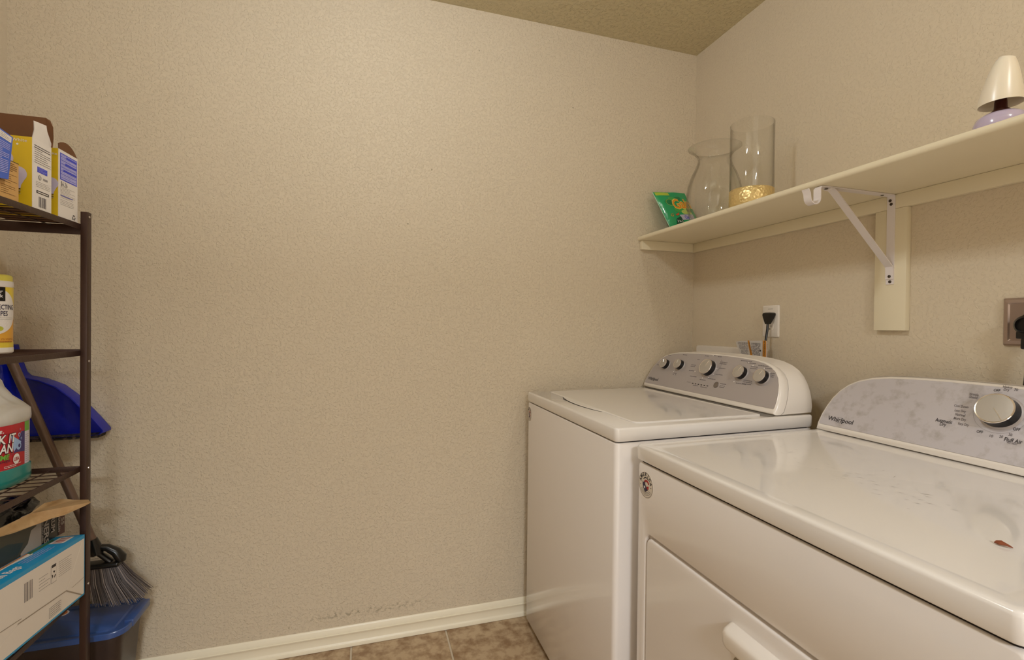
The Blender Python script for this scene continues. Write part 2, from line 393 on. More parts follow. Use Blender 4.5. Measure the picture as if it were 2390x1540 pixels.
def knob(root, P, y, t, r, h, ang, name='knob', line=(.1, .8)):
    c = P(y, t, .0004); ax = (Vector((0, -1, 0)), Vector((ST, 0, CT)), Vector((-CT, 0, ST)))
    v, f = lathe([(r*1.14, 0), (r*1.14, .0012), (r*1.06, .0028)], c, 36, ax); k = obj(name, v, f, M_grey, root, smooth=40)
    v, f = lathe([(r*1.02, .002), (r*1.0, .006), (r*.98, h-.003)], c, 36, ax); obj('skirt', v, f, M_black, k, smooth=50)
    v, f = lathe([(r*.985, h-.003), (r*1.0, h-.0015), (r*.97, h), (r*.91, h-.0006)], c, 36, ax); obj('rim', v, f, M_chrome, k, smooth=50)
    v, f = lathe([(r*.91, h-.0012), (r*.91, h-.0003), (r*.6, h+.0004), (0.0001, h+.0006)], c, 36, ax); obj('cap', v, f, M_silver, k, smooth=50)
    a = math.radians(ang); d = Vector((0, -math.cos(a), 0))+Vector((ST, 0, CT))*math.sin(a)
    c0 = Vector(c)+Vector((-CT, 0, ST))*(h+.0005); w = r*.035
    p = Vector((-CT, 0, ST)).cross(d)
    A, B = c0+d*r*line[0], c0+d*r*line[1]
    mb = MB(); mb.tube([A, A.lerp(B, .5), B], w, 8, flat=.6); mb.out('pointer', M_chrome, k)
WC = -.3685
P = console(washer, WC, -.27, .935, .9325, -.115, 1.0, M_grey)
KN = [(-.1195, .111, .0205, 95), (-.2115, .1165, .0205, 95), (-.381, .1185, .0305, 68), (-.5425, .116, .0225, 66), (-.6345, .1115, .0225, 66)]
for i, (y, t, r, a) in enumerate(KN): knob(washer, P, y, t, r, .0205 if i != 2 else .023, a)
pf = lambda u, v, d: P(u, v, .0004+d)
# u grows towards +y; the reader sees +y on the left, so flip it
class Panel(Print): pass
def panel_print(P): return Panel(lambda u, v, d: P(-u, v, .0004+d))
pr = panel_print(P)
def logo(pr, u0, u1, v, h):
    w = u1-u0
    pr.text('Whirlpool', (u0+u1)/2, v, h*1.45, M_ink, bold=.018, width=w, d=.0004)
    for k in range(2):
        pr.ring(u0+w*.50, v-h*.1, w*.17, w*.185, M_ink, .0004, 20, 200 if k else 20, 330 if k else 150, .55)
logo(pr, .0335, .107, .0395, .0125)
for i in range(6):
    u = .3248+i*.0163; pr.rect(u-.0042, .0492, u+.0042, .0524, M_black, .0005)
pr.text('STATUS', .300, .0525, .005, M_ink2, width=.022)
for (y, t, w, n) in ((.1137, .1545, .022, 1), (.2121, .1622, .028, 1), (.3387, .166, .02, 1), (.3788, .170, .018, 1), (.4084, .1681, .022, 1), (.4389, .1475, .036, 2), (.4436, .1241, .03, 1), (.440, .0988, .036, 1), (.4125, .0785, .04, 1), (.3694, .0696, .032, 1), (.3124, .0769, .04, 1), (.290, .0991, .034, 1), (.287, .1233, .028, 2), (.302, .1475, .012, 1), (.478, .0668, .03, 1), (.478, .0600, .024, 2), (.5391, .1612, .05, 1), (.565, .1549, .038, 1), (.5826, .1429, .03, 2), (.6180, .1500, .044, 1), (.6420, .1430, .030, 1), (.6640, .128, .018, 3), (.5802, .092, .04, 3), (.555, .0779, .045, 1), (.345, .043, .03, 1), (.39, .042, .034, 1), (.063, .104, .016, 1), (.197, .078, .02, 2)):
    R = random.Random(int(y*1e4)); x = y-w/2
    for r_ in range(n):
        x = y-w/2
        while x < y+w/2-.002:
            l = R.uniform(.003, .008); pr.rect(x, t-r_*.006, min(x+l, y+w/2), t-r_*.006+.0026, M_ink2, .0004); x += l+.0012
for (u, v) in ((.372, .171), (.418, .122), (.412, .098), (.395, .083), (.365, .078), (.31, .099), (.552, .158), (.575, .149), (.522, .083), (.625, .143), (.652, .131), (.185, .085), (.197, .075)):
    pr.disc(u, v, .0024, M_white, .0005, 10)
pr.ring(.419, .135, .012, .0132, M_ink3, .0004, 12, -70, 80, 1.8)
pr.rect(.463, .0626, .493, .0634, M_white)
pr.out(washer, 'lettering')
v, f = lathe([(.0115, 0), (.0115, .0012), (.0105, .002), (.0085, .0012), (.0001, .0014)], P(-.4465, .0605, .0004), 24, (Vector((0, 1, 0)), Vector((ST, 0, CT)), Vector((-CT, 0, ST))))
obj('start_button', v, f, mat('button_grey', '#7d736c', .35, metal=.4), washer, smooth=40)

def sticker(root, x, y, z, rx, rz, xf):
    """round decal: AMERICA on an arc over a red, white and blue map with a star"""
    s = shr(xf); v = [(x-.0006, y+rx*math.cos(2*PI*i/32), z+rz*math.sin(2*PI*i/32)) for i in range(32)]
    w = [(x+.0002, p[1], p[2]) for p in v]; n = 32
    st = obj('sticker', v+w, [tuple(range(n)), tuple(range(n, 2*n))]+[(i, (i+1) % n, n+(i+1) % n, n+i) for i in range(n)], mat('sticker_cream', '#d8cdbd', .4), root)
    q = Print(lambda u, w_, d: (x-.0006-d, y-u*rx, z+w_*rz))
    for i, ch in enumerate('AMERICA'):
        a = math.radians(168-156*i/6); q.text(ch, .72*math.cos(a), .10+.72*math.sin(a), .36, M_ink, bold=.03, rot=a-PI/2)
    q.ring(0, 0, .93, .97, M_ink3, .0003, 36)
    for k in range(3): q.ring(0, .05, .60+k*.11, .63+k*.11, M_ink2, .0003, 18, 215, 325)
    q.ring(.05, .18, .36, .44, M_ink, .0004, 14, 40, 150)
    q.ring(.12, .02, .24, .40, M_red, .0004, 12, 20, 175); q.poly([(.1, -.1), (.42, .0), (.40, -.25), (.2, -.32)], M_red)
    q.poly([(-.42, .22), (-.25, .12), (-.18, .3), (-.05, .02), (.12, -.18), (.3, -.34), (.2, -.42), (.05, -.48), (-.05, -.6), (-.18, -.45), (-.33, -.3), (-.42, -.05)], M_navy, .0005)
    q.poly([(-.14+.15*(1 if k % 2 == 0 else .42)*math.sin(k*PI/5), -.2+.15*(1 if k % 2 == 0 else .42)*math.cos(k*PI/5)) for k in range(10)], M_white, .0007)
    q.disc(.72, -.05, .04, M_ink); q.disc(-.72, -.12, .04, M_ink)
    q.out(st, 'print')
sticker(washer, XW, -.0868, .8465, .0215, .0275, XW)

# ---------------------------------------------------------------- clothes dryer
XD = -.7826; dy0, dy1 = -1.553, -.8013; sD = shr(XD)
dryer = thing('clothes_dryer', 'white clothes dryer in the foreground, scuffed on top', 'clothes dryer', (-.45, -1.17, 0))
v, f = appliance_box((XD+.012, dy0+.004, 0), (-.13, dy1-.006, 0), .012, .028, .8565, XD); obj('cabinet', v, f, M_enamel, dryer, smooth=40)
# front sheet with the rounded door opening, built as a ring
def front(y, z, d): return sD((XD+d, y, z))
out_ = [(y-1.1795, z+.442) for y, z in rrect(.7425, .8285, .010, 5)]
in_ = [(y-1.1735, z+.3965) for y, z in rrect(.6590, .5860, .022, 5)]
def fr(pts, d): return [front(y, z, d) for y, z in pts]
def grow(pts, g, c):
    return [(c[0]+(y-c[0])*(1+g/abs(.36)), c[1]+(z-c[1])*(1+g/abs(.4))) for y, z in pts]
rings = [fr(out_, .014), fr(out_, .004), fr(grow(out_, -.0015, (-1.1775, .442)), .0012), fr(grow(out_, -.004, (-1.1775, .442)), 0),
         fr(grow(in_, .004, (-1.1735, .395)), 0), fr(grow(in_, .0012, (-1.1735, .395)), .0015), fr(in_, .005), fr(in_, .014)]
v, f = loft(rings, cap=False); obj('front_panel', v, f, M_enamel, dryer, smooth=50)
v, f = appliance_box((XD+.006, dy0+.008, 0), (-.14, dy1-.009, 0), .012, .851, .8645, XD, .001); obj('seam', v, f, M_dark, dryer, smooth=40)
for x in (XD+.06, -.2):
    for y in (dy0+.06, dy1-.06): MB().box((x-.02, y-.02, .0008), (x+.02, y+.02, .03), .003).out('foot', M_black, dryer)
door = obj('door', *loft([fr([(y-1.1735, z+.395) for y, z in rrect(.650-2*i, .573-2*i, .019, 5)], d) for i, d in ((0, .0118), (0, .004), (.0008, .0015), (.003, 0), (.006, -.0005))]), M_enamel, dryer, smooth=50)
# pull: a ledge that juts out of the door over a plate coloured like its shaded hollow
hp = []
def hr(y0, y1, z0, z1, d, r):
    return [front((y0+y1)/2+y, (z0+z1)/2+z, d) for y, z in rrect(abs(y1-y0), z1-z0, r, 4)]
v, f = loft([hr(-1.128, -1.312, .585, .6445, -.0005, .012), hr(-1.128, -1.312, .587, .6445, -.003, .012), hr(-1.133, -1.307, .602, .6415, -.02, .012), hr(-1.138, -1.302, .608, .6385, -.026, .011), hr(-1.145, -1.295, .613, .634, -.028, .009)])
obj('door_handle', v, f, M_plastic, door, smooth=60)
v, f = loft([hr(-1.140, -1.300, .530, .586, -.0006, .012), hr(-1.142, -1.298, .532, .584, -.0012, .012)]); obj('finger_recess', v, f, mat('recess_shade', '#8f8474', .6), door, smooth=50)
# top with a slightly sunken field
def topring(i, z): return [sD((XD-.004+(.660/2)+x, (dy0+dy1)/2+.002+y, z)) for x, y in rrect(.660-2*i, .7505-2*i, max(.014-i, .006), 6)]
v, f = loft([topring(.001, .8628), topring(0, .865), topring(0, .8915), topring(.001, .8948), topring(.0032, .8972), topring(.007, .8982), topring(.013, .8983), topring(.027, .8980), topring(.032, .8968), topring(.036, .8966)])
obj('top_panel', v, f, M_enamel_top, dryer, smooth=60)
DC = -1.139; DSX = 1.0
P2 = console(dryer, DC, -.17, .90, .8995, -.07, 1.02, M_grey2, 1.075)
knob(dryer, P2, -1.1795, .1275, .035, .026, -52, line=(.02, .9))
pr = panel_print(P2)
logo(pr, .805, .880, .0395, .0125)
for t, u, v_, sz, m, wd in (('Automatic', 1.0835, .0877, .0125, M_ink, 0.034), ('Dry', 1.0842, .0795, .0125, M_ink, 0.0125), ('Cool Down', 1.1068, .1299, .0088, M_ink2, 0.028), ('Less Dry', 1.1079, .1185, .0088, M_ink2, 0.0215), ('Normal', 1.1105, .1085, .0088, M_ink2, 0.019), ('More Dry', 1.1124, .0988, .0088, M_ink2, 0.0235), ('Very Dry', 1.1219, .0874, .0088, M_ink2, 0.021), ('Wrinkle', 1.1228, .1625, .0088, M_ink2, 0.018), ('Shield', 1.1232, .1556, .0088, M_ink2, 0.0155), ('OFF', 1.1610, .1785, .0092, M_ink, 0.0115), ('OFF', 1.1555, .0767, .0092, M_ink, 0.0115), ('OFF', 1.2138, .096, .0092, M_ink, 0.0115), ('Heavy', 1.1776, .1890, .0088, M_ink2, 0.0165), ('Dry', 1.1768, .1827, .0088, M_ink2, 0.0095), ('70', 1.1925, .1845, .0088, M_ink2, 0.0065), ('10', 1.1773, .0715, .0088, M_ink2, 0.006), ('20', 1.1935, .0742, .0088, M_ink2, 0.006), ('30', 1.2071, .0819, .0088, M_ink2, 0.006), ('Fluff Air', 1.2144, .0702, .0125, M_ink, 0.029), ('NO HEAT', 1.2142, .0638, .0058, M_ink2, 0.017)):
    pr.text(t, u, v_, sz, m, bold=.01, width=wd)
pr.ring(1.1795, .1275, .0478, .0482, M_ink3, .0004, 40, 100, 400)
pr.out(dryer, 'lettering')
sticker(dryer, XD, -.8432, .8065, .031, .0315, XD)
# scuffs on the lid: short dark scratches
random.seed(11); sc = MB()
def scuff(x, y, l, a, w=.0005):
    dx, dy = math.cos(a)*l/2, math.sin(a)*l/2; nx, ny = -math.sin(a)*w, math.cos(a)*w; z = .8969
    sc.add([sD((x-dx, y-dy, z)), sD((x+nx, y+ny, z)), sD((x+dx, y+dy, z)), sD((x-nx, y-ny, z))], [(0, 1, 2, 3)])
for _ in range(46):
    scuff(random.gauss(-.46, .07), random.gauss(-.90, .05), random.uniform(.004, .014), random.gauss(-1.0, .35), .0005)
for _ in range(34):
    scuff(random.gauss(-.50, .035), random.gauss(-1.21, .07), random.uniform(.005, .017), random.gauss(-1.15, .3), .0005)
scuff(-.42, -1.185, .016, .3, .0006); scuff(-.47, -1.275, .014, -1.2, .0006); scuff(-.40, -1.15, .012, .1)
sc.out('scratch_marks', mat('scuff_grey', '#8a8075', .7), dryer, smooth=None, kind='stuff')
leafp = [(-.6065+.0065*math.cos(a)*(.6 if math.cos(a) > 0 else 1), 0) for a in (0,)]
lp = [(0, 0), (.003, .004), (.009, .005), (.019, .0012), (.022, 0), (.013, -.0032), (.005, -.0042)]
def lf(u, w, d):
    a = -1.02; return (-.6035+u*math.cos(a)*.35-w*math.sin(a)-.0, -1.4265+u*math.sin(a)-w*math.cos(a)*-1, .8972+d+.0022*math.sin(u*150)+w*.25+.001)
v, f = prism(lp, lf, 0, .0012); obj('dead_leaf', v, f, mat('leaf_brown', '#7c3f22', .6), None, loc=(-.6035, -1.4265, .8966), label='small curled brown leaf scrap lying on the dryer top', category='leaf')

# ---------------------------------------------------------------- wall shelf
shelf = thing('wall_shelf', 'long cream painted wall shelf with support strips above the machines', 'shelf', (0, -1.1, 1.19))
SX, ZT = -.2955, 1.5933
prof = [(0, 0), (SX+.006, 0), (SX+.0018, -.002), (SX, -.006), (SX, -.012), (SX+.0018, -.016), (SX+.006, -.018), (0, -.018)]
V = [(x-.0002, -.0004, ZT+z) for x, z in prof]+[(x-.0002, -2.3, ZT+z) for x, z in prof]; n = len(prof)
obj('shelf_board', V, [tuple(range(n)), tuple(range(n, 2*n))]+[(i, (i+1) % n, n+(i+1) % n, n+i) for i in range(n)], M_trim, shelf, smooth=50)
ZB, ZU = 1.5353, ZT-.0184
mb = MB(); mb.box((-.018, -2.3, ZB), (-.0003, -.0184, ZU), .0012); mb.out('support_strip', M_trim, shelf)
mb = MB(); mb.box((SX+.012, -.018, ZB), (-.0003, -.0003, ZU), .0012); mb.out('support_strip', M_trim, shelf)
mb = MB(); mb.box((-.0182, -.9185, 1.1915), (-.0003, -.833, ZB-.0004), .0012); mb.out('backing_board', M_trim, shelf)
M_brk = mat('white_bracket_metal', '#e2dad8', .35)
br = MB(); yb = -.8775; w2 = .0105
def strip(mb, pts, y, w, th, normal_up=None):
    """flat steel strip of half width w along y, following (x,z) points"""
    K = len(pts); V = []
    for i, (x, z) in enumerate(pts):
        a = Vector(pts[max(i-1, 0)]); b = Vector(pts[min(i+1, K-1)]); d = (b-a).normalized(); n = Vector((-d.y, d.x))*th/2
        V += [(x+n.x, y-w, z+n.y), (x+n.x, y+w, z+n.y), (x-n.x, y+w, z-n.y), (x-n.x, y-w, z-n.y)]
    Fc = []
    for i in range(K-1):
        for j in range(4): Fc.append((4*i+j, 4*i+(j+1) % 4, 4*(i+1)+(j+1) % 4, 4*(i+1)+j))
    Fc += [(0, 1, 2, 3), (4*K-4, 4*K-3, 4*K-2, 4*K-1)]; mb.add(V, Fc)
arm = [(-.0195, 1.322), (-.0195, 1.568), (-.0205, ZU-.0035), (-.024, ZU-.0016), (-.27, ZU-.0016), (-.288, ZU-.003), (-.2925, ZU-.008)]
arm += [(-.2925, 1.545)]+[(-.3095+.017*math.cos(math.radians(a)), 1.541+.017*math.sin(math.radians(a))) for a in range(0, -181, -20)]+[(-.328, 1.551), (-.334, 1.562)]
strip(br, arm, yb, w2, .0026)
bk = br.out('bracket', M_brk, shelf, smooth=30)
b2 = MB(); strip(b2, [(-.258, ZU-.0044), (-.244, ZU-.0052), (-.235, ZU-.011), (-.036, 1.383), (-.0235, 1.372), (-.0222, 1.36), (-.0222, 1.337)], yb, w2, .0026); b2.out('diagonal_brace', M_brk, bk, smooth=30)
M_screw = mat('screw_steel', '#5a5148', .4, metal=.8)
for (x, y, z, ax) in ((-.0212, yb+.002, 1.5595, 'x'), (-.0212, yb-.001, 1.549, 'x'), (-.0212, yb-.001, 1.3295, 'x'), (-.0240, yb-.001, 1.3445, 'x'), (-.262, yb, ZU-.0048, 'z'), (-.055, yb, ZU-.0034, 'z')):
    fr_ = (Vector((0, 1, 0)), Vector((0, 0, 1)), Vector((-1, 0, 0))) if ax == 'x' else (Vector((1, 0, 0)), Vector((0, 1, 0)), Vector((0, 0, -1)))
    v, f = lathe([(.0042, 0), (.004, .0010), (.002, .0016), (.0016, .0006), (.0001, .0006)], (x, y, z), 14, fr_); obj('screw', v, f, M_screw, bk, smooth=40)

# ---------------------------------------------------------------- things on the shelf
def glass_mat(name, tint, dens):
    m = bpy.data.materials.new(name); m.use_nodes = True; nt = m.node_tree; nt.nodes.clear(); N = nt.nodes.new; L = nt.links.new
    o = N('ShaderNodeOutputMaterial'); t = N('ShaderNodeBsdfTransparent'); g = N('ShaderNodeBsdfGlossy'); g.inputs['Roughness'].default_value = .02
    lw = N('ShaderNodeLayerWeight'); lw.inputs['Blend'].default_value = .5
    p3 = N('ShaderNodeMath'); p3.operation = 'POWER'; p3.inputs[1].default_value = 4.5; L(lw.outputs['Facing'], p3.inputs[0])
    p5 = N('ShaderNodeMath'); p5.operation = 'POWER'; p5.inputs[1].default_value = 5; L(lw.outputs['Facing'], p5.inputs[0])
    cr = N('ShaderNodeMix'); cr.data_type = 'RGBA'; cr.inputs[6].default_value = tint; cr.inputs[7].default_value = dens
    L(p3.outputs[0], cr.inputs[0]); L(cr.outputs[2], t.inputs['Color'])
    fr = N('ShaderNodeMath'); fr.operation = 'MULTIPLY_ADD'; fr.inputs[1].default_value = .45; fr.inputs[2].default_value = .04; L(p5.outputs[0], fr.inputs[0])
    mx = N('ShaderNodeMixShader'); L(fr.outputs[0], mx.inputs[0]); L(t.outputs[0], mx.inputs[1]); L(g.outputs[0], mx.inputs[2]); L(mx.outputs[0], o.inputs['Surface'])
    MATS[name] = m; return m
M_glass = glass_mat('clear_glass', (.99, .99, .985, 1), (.55, .53, .49, 1))
cv = (-.172, -.334, ZT+.0006)
po = [(.0001, 0), (.068, 0), (.078, .004), (.090, .030), (.0985, .07), (.1, .105), (.094, .145), (.081, .182), (.066, .213), (.058, .238), (.0595, .252), (.070, .268), (.084, .280), (.0965, .2875)]
pi_ = [(.0935, .2885), (.081, .2828), (.067, .272), (.0565, .256), (.055, .238), (.0625, .213), (.0775, .181), (.0905, .144), (.0965, .105), (.095, .072), (.0865, .034), (.074, .012), (.0001, .011)]
flute = lambda t, r, h: r*(1+.016*math.cos(12*t)*min(1, h/.05)*(1 if h < .25 else .5)) if r > .03 else r
v, f = lathe(po+pi_, cv, 90, fn=flute); obj('glass_vase', v, f, M_glass, None, smooth=60, loc=cv, label='clear fluted glass vase with flared rim and rounded body on the shelf', category='vase')
cc = (-.178, -.5265, ZT+.0006)
cyl = thing('glass_cylinder_vase', 'tall straight glass cylinder vase with a hammered gold base band', 'vase', cc)
CH = .301
v, f = lathe([(.0001, 0), (.0670, 0), (.0695, .003), (.0695, CH-.002), (.0683, CH), (.0667, CH-.002), (.0667, .014), (.063, .010), (.0001, .010)], cc, 72); obj('glass_body', v, f, M_glass, cyl, smooth=50)
M_gold = mat('hammered_gold', '#dcc184', .36, metal=.55)
nt = M_gold.node_tree; vo = nt.nodes.new('ShaderNodeTexVoronoi'); vo.inputs['Scale'].default_value = 105; tcn = nt.nodes.new('ShaderNodeTexCoord')
nt.links.new(tcn.outputs['Object'], vo.inputs['Vector']); bpn = nt.nodes.new('ShaderNodeBump'); bpn.inputs['Strength'].default_value = .8; bpn.inputs['Distance'].default_value = .0022
nt.links.new(vo.outputs['Distance'], bpn.inputs['Height']); nt.links.new(bpn.outputs['Normal'], nt.nodes['Principled BSDF'].inputs['Normal'])
v, f = lathe([(.0698, .001), (.0707, .002), (.0707, .071), (.0698, .072)], cc, 72, close=True); obj('gold_band', v, f, M_gold, cyl, smooth=50)

# detergent pouch leaning on the back wall
M_bag = mat('green_pouch', '#0d9a5e', .22, bump=(18, .5, .006), coat=.4)
A0 = Vector((-.1790, -.088, ZT+.001)); up = Vector((-.078, .038, .178))
rt = Vector((.150, .0, .010))
upn = up.normalized(); rtn = rt.normalized(); nb = rtn.cross(upn).normalized()
if nb.y > 0: nb = -nb
BW, BH = .165, .203
bag = thing('detergent_pouch', 'green plastic pouch of laundry detergent leaning in the shelf corner', 'pouch', tuple(A0+rtn*BW/2))
def bagf(u, v_, d):
    puff = .014*max(0, math.sin(PI*min(max(u/BW, 0), 1)))**.6*max(0, math.sin(PI*min(max(v_/BH, 0), 1)*.9+.1))**.6
    lift = .004*math.sin(u*70)*(v_/BH)
    return tuple(A0+rtn*u+upn*v_+nb*(puff+d+.003+lift*.3))
n1, n2 = 14, 18; V = []; Fc = []
for j in range(n2+1):
    for i in range(n1+1): V.append(bagf(BW*i/n1, BH*j/n2, 0))
for j in range(n2+1):
    for i in range(n1+1):
        u, w = BW*i/n1, BH*j/n2; p = Vector(bagf(u, w, 0)); c0 = A0+rtn*u+upn*w+nb*.003; V.append(tuple(c0-(p-c0)*.7-nb*.0008))
K = (n1+1)*(n2+1)
for j in range(n2):
    for i in range(n1):
        a = j*(n1+1)+i; q = (a, a+1, a+n1+2, a+n1+1); Fc += [q, tuple(K+x for x in reversed(q))]
edge = [i for i in range(n1+1)]+[(n1+1)*j+n1 for j in range(1, n2+1)]+[(n1+1)*n2+i for i in range(n1-1, -1, -1)]+[(n1+1)*j for j in range(n2-1, 0, -1)]
for i in range(len(edge)): a, b = edge[i], edge[(i+1) % len(edge)]; Fc.append((a, b, K+b, K+a))
obj('pouch_body', V, Fc, M_bag, bag, smooth=60)
q = Print(lambda u, v_, d: bagf(u*1.18, v_*1.135, d)); G = lambda n, c: mat(n, c, .35)
q.rect(.006, .164, .062, .177, G('lime_print', '#a8bd3a'), .0006, 8); q.rect(0, 0, .0018, .178, G('pale_seam', '#b9cbb5'), .0004)
for cx_, cy_, r_, c_, nm in ((.062, .150, .014, '#3fa04a', 'leaf_print'), (.045, .135, .018, '#0f7a48', 'deep_green_print'), (.07, .102, .022, '#4aa53c', 'leaf_print'), (.088, .150, .013, '#0a7748', 'deep_green_print')):
    q.disc(cx_, cy_, r_, G(nm, c_), .0009, 18, .6)
q.ring(.05, .132, .018, .0195, G('lime_print', '#a8bd3a'), .0012, 20, 60, 300, .75)
M_or = G('orange_print', '#dd8a16'); M_yel = G('yellow_print', '#e9cf6a')
q.text('Gain', .094, .128, .060, M_yel, bold=.045, slant=.2, width=.085, rot=.1, d=.0014)
q.text('Gain', .094, .128, .057, M_or, bold=.015, slant=.2, width=.08, rot=.1, d=.0018)
q.disc(.086, .09, .012, G('pale_lime_print', '#b7c86a'), .0012, 16, .7); q.rect(.088, .082, .120, .104, G('pale_lime_print', '#b7c86a'), .001, 4)
q.text('flings', .112, .099, .016, M_ink, slant=.3, width=.026, d=.0016)
q.rect(.06, .056, .122, .078, G('lavender_print', '#b9b4c6'), .001, 8, .004); q.text('Oxi', .088, .0685, .02, M_blue, bold=.02, width=.022, d=.0016)
q.poly([(.030, .036), (.040, .062), (.062, .072), (.066, .050), (.050, .040)], G('dark_green_print', '#0a4a30'), .0014); q.text('3 in 1', .050, .052, .013, M_white, bold=.02, width=.022, d=.0019)
q.text('G', .03, .078, .017, M_or, slant=.3, d=.0014); q.poly([(.044, .080), (.062, .088), (.058, .078), (.047, .075)], G('vermilion_print', '#c04f1c'), .0014)
for k in range(3): q.disc(.056+k*.0135, .020+(.004 if k == 1 else 0), .0075, M_white, .0012, 12); q.ring(.056+k*.0135, .020+(.004 if k == 1 else 0), .0045, .0062, M_red, .0014, 12)
q.para(.078, .030, .112, .042, 3, M_ink, .35, 5, .0012)
q.out(bag)

# small shaded tealight lamp at the right end
lc = (-.2, -1.2135, ZT+.0006)
tl = thing('tealight_lamp', 'small ornament lamp with creamy shade, dark neck and lilac glass base', 'lamp', lc)
M_lil = mat('lilac_glass', '#bdb0c9', .12, coat=.5, sub=.2)
v, f = lathe([(.0001, 0), (.0395, 0), (.042, .006), (.0418, .026), (.0375, .037), (.028, .044), (.020, .0465), (.0001, .0465)], lc, 40); obj('glass_base', v, f, M_lil, tl, smooth=50)
v, f = lathe([(.0185, .046), (.0160, .050), (.0105, .055), (.0098, .068), (.008, .085), (.0001, .085)], lc, 28); obj('neck', v, f, mat('maroon_wax', '#3a100e', .3), tl, smooth=50)
rg = []
for k, (h, r, ox, oy, tilt) in enumerate(((.064, .0350, 0, 0, .0), (.074, .0345, 0, 0, 0), (.094, .0310, 0, -.001, 0), (.116, .0262, .0, -.003, -.05), (.134, .0215, 0, -.005, -.14), (.148, .0165, 0, -.007, -.25), (.156, .0120, 0, -.009, -.3))):
    rg.append([(lc[0]+ox+r*math.cos(2*PI*j/40), lc[1]+oy+r*math.sin(2*PI*j/40), lc[2]+h-tilt*r*math.sin(2*PI*j/40)) for j in range(40)])
inn = [[(lc[0]+(p[0]-lc[0])*.95, lc[1]+(p[1]-lc[1])*.95, p[2]+.001) for p in r_] for r_ in reversed(rg)]
v, f = loft(rg+inn, cap=False); n = 40; K = len(rg)*2
f += [((K-1)*n+j, (K-1)*n+(j+1) % n, (j+1) % n, j) for j in range(n)]
obj('shade', v, f, mat('cream_shade', '#ece2cf', .28, sub=.15), tl, smooth=70)

# ---------------------------------------------------------------- outlets, cords, box
def cover_plate(root, y0, y1, z0, z1, x, th, m, name='cover_plate', r=.004):
    v, f = loft([[(x-d, (y0+y1)/2+a, (z0+z1)/2+b) for a, b in rrect(abs(y1-y0)-2*i, z1-z0-2*i, max(r-i*.4, .001), 4)] for i, d in ((0, .0002), (0, th*.35), (.004, th))]); return obj(name, v, f, m, root, smooth=40)
ow = thing('wall_outlet', 'white duplex outlet on the wall above the washing machine', 'outlet', (0, -.4455, 1.2195))
cover_plate(ow, -.4835, -.4075, 1.161, 1.279, 0, .0055, M_plastic)
for z in (1.2405, 1.1995):
    v, f = loft([[(-d, -.4455+a, z+b) for a, b in rrect(.033, .028, .008, 4)] for d in (.005, .0068)]); rc = obj('receptacle', v, f, M_plastic, ow, smooth=40)
    mb = MB(); mb.box((-.0072, -.4525, z-.002), (-.0066, -.4505, z+.006)); mb.box((-.0072, -.4405, z-.002), (-.0066, -.4385, z+.006)); mb.box((-.0072, -.4475, z-.010), (-.0066, -.4435, z-.006)); mb.out('slot', M_dark, rc)
q = Print(lambda u, v_, d: (-.0056-d, -.4455-u, 1.2195+v_)); q.rect(-.010, .0455, .012, .0468, M_ink3); q.out(ow)
pc = thing('washer_power_cord', 'black plug and cord with paper warning tag behind the washer', 'power cord', (-.03, -.458, 1.09))
pz = [(-.0075, 1.2455, .019, .013), (-.020, 1.2455, .021, .014), (-.034, 1.243, .0225, .013), (-.0385, 1.236, .021, .011)]
mb = MB()
def pl(y, z, hw, x0, x1): return [(x1, y-hw, z), (x1, y+hw, z), (x0, y+hw, z), (x0, y-hw, z)]
v, f = loft([pl(-.455, 1.252, .011, -.0075, -.028), pl(-.455, 1.2495, .0165, -.0075, -.033), pl(-.455, 1.243, .0172, -.0075, -.035), pl(-.4555, 1.230, .0135, -.012, -.035), pl(-.456, 1.217, .0095, -.018, -.034), pl(-.456, 1.209, .0075, -.021, -.032)])
mb.add(v, f); mb.out('plug', M_black, pc, smooth=30)
mb = MB(); mb.tube([(-.028, -.457, 1.213), (-.03, -.4575, 1.19), (-.038, -.4590, 1.15), (-.040, -.4590, 1.12), (-.0405, -.4585, 1.07), (-.05, -.462, 1.02), (-.06, -.465, .97)], .0042, 10); mb.out('cord', M_black, pc)
M_tag = mat('tag_paper', '#cfc9c4', .6); M_tago = mat('tag_orange', '#c8862a', .6)
tagp = [(-.3145, 1.1395), (-.326, 1.1435), (-.4485, 1.149), (-.4515, 1.148), (-.4515, 1.086), (-.36, 1.086), (-.337, 1.099)]
def tgf(y, z, d): return (-.0395-d-.018*math.sin(max(0, (-.31-y))*7.5)*.6, y, z)
def grid_poly(fn, y0, y1, zt, zb, n, d):
    V = []; 
    for i in range(n+1):
        k = i/n; y = y0+(y1-y0)*k; V += [fn(y, zb(k), d), fn(y, zt(k), d)]
    return V, [(2*i, 2*i+2, 2*i+3, 2*i+1) for i in range(n)]
zt = lambda k: 1.139+.009*k**.5; zb_ = lambda k: 1.135-(.049)*min(1, k/.24)**.9 if k < .24 else 1.086
V, Fc = grid_poly(tgf, -.3135, -.452, zt, zb_, 16, 0); V2, F2 = grid_poly(tgf, -.3135, -.452, zt, zb_, 16, -.0004)
tg = obj('warning_tag', V+V2, Fc+[tuple(len(V)+i for i in r) for r in F2], M_tag, pc)
q = Print(lambda u, v_, d: tgf(-u, v_, d+.0003))
q.para(.331, .0, .331, 0, 0, M_ink2) if False else None
R = random.Random(4)
for c0, c1, st in ((.326, .384, .0042), (.400, .444, .0036)):
    u = c0
    while u < c1:
        z = 1.139
        lo = 1.128 if u < .332 else (1.112 if u < .345 else 1.089)
        while z > lo:
            l = R.uniform(.006, .016); q.rect(u, max(z-l, lo), u+.0018, z, M_ink3 if R.random() < .4 else M_ink2); z -= l+.003
        u += st
q.poly([(.3795, 1.1465), (.3885, 1.1468), (.4085, 1.087), (.3965, 1.087)], M_tago, .0005)
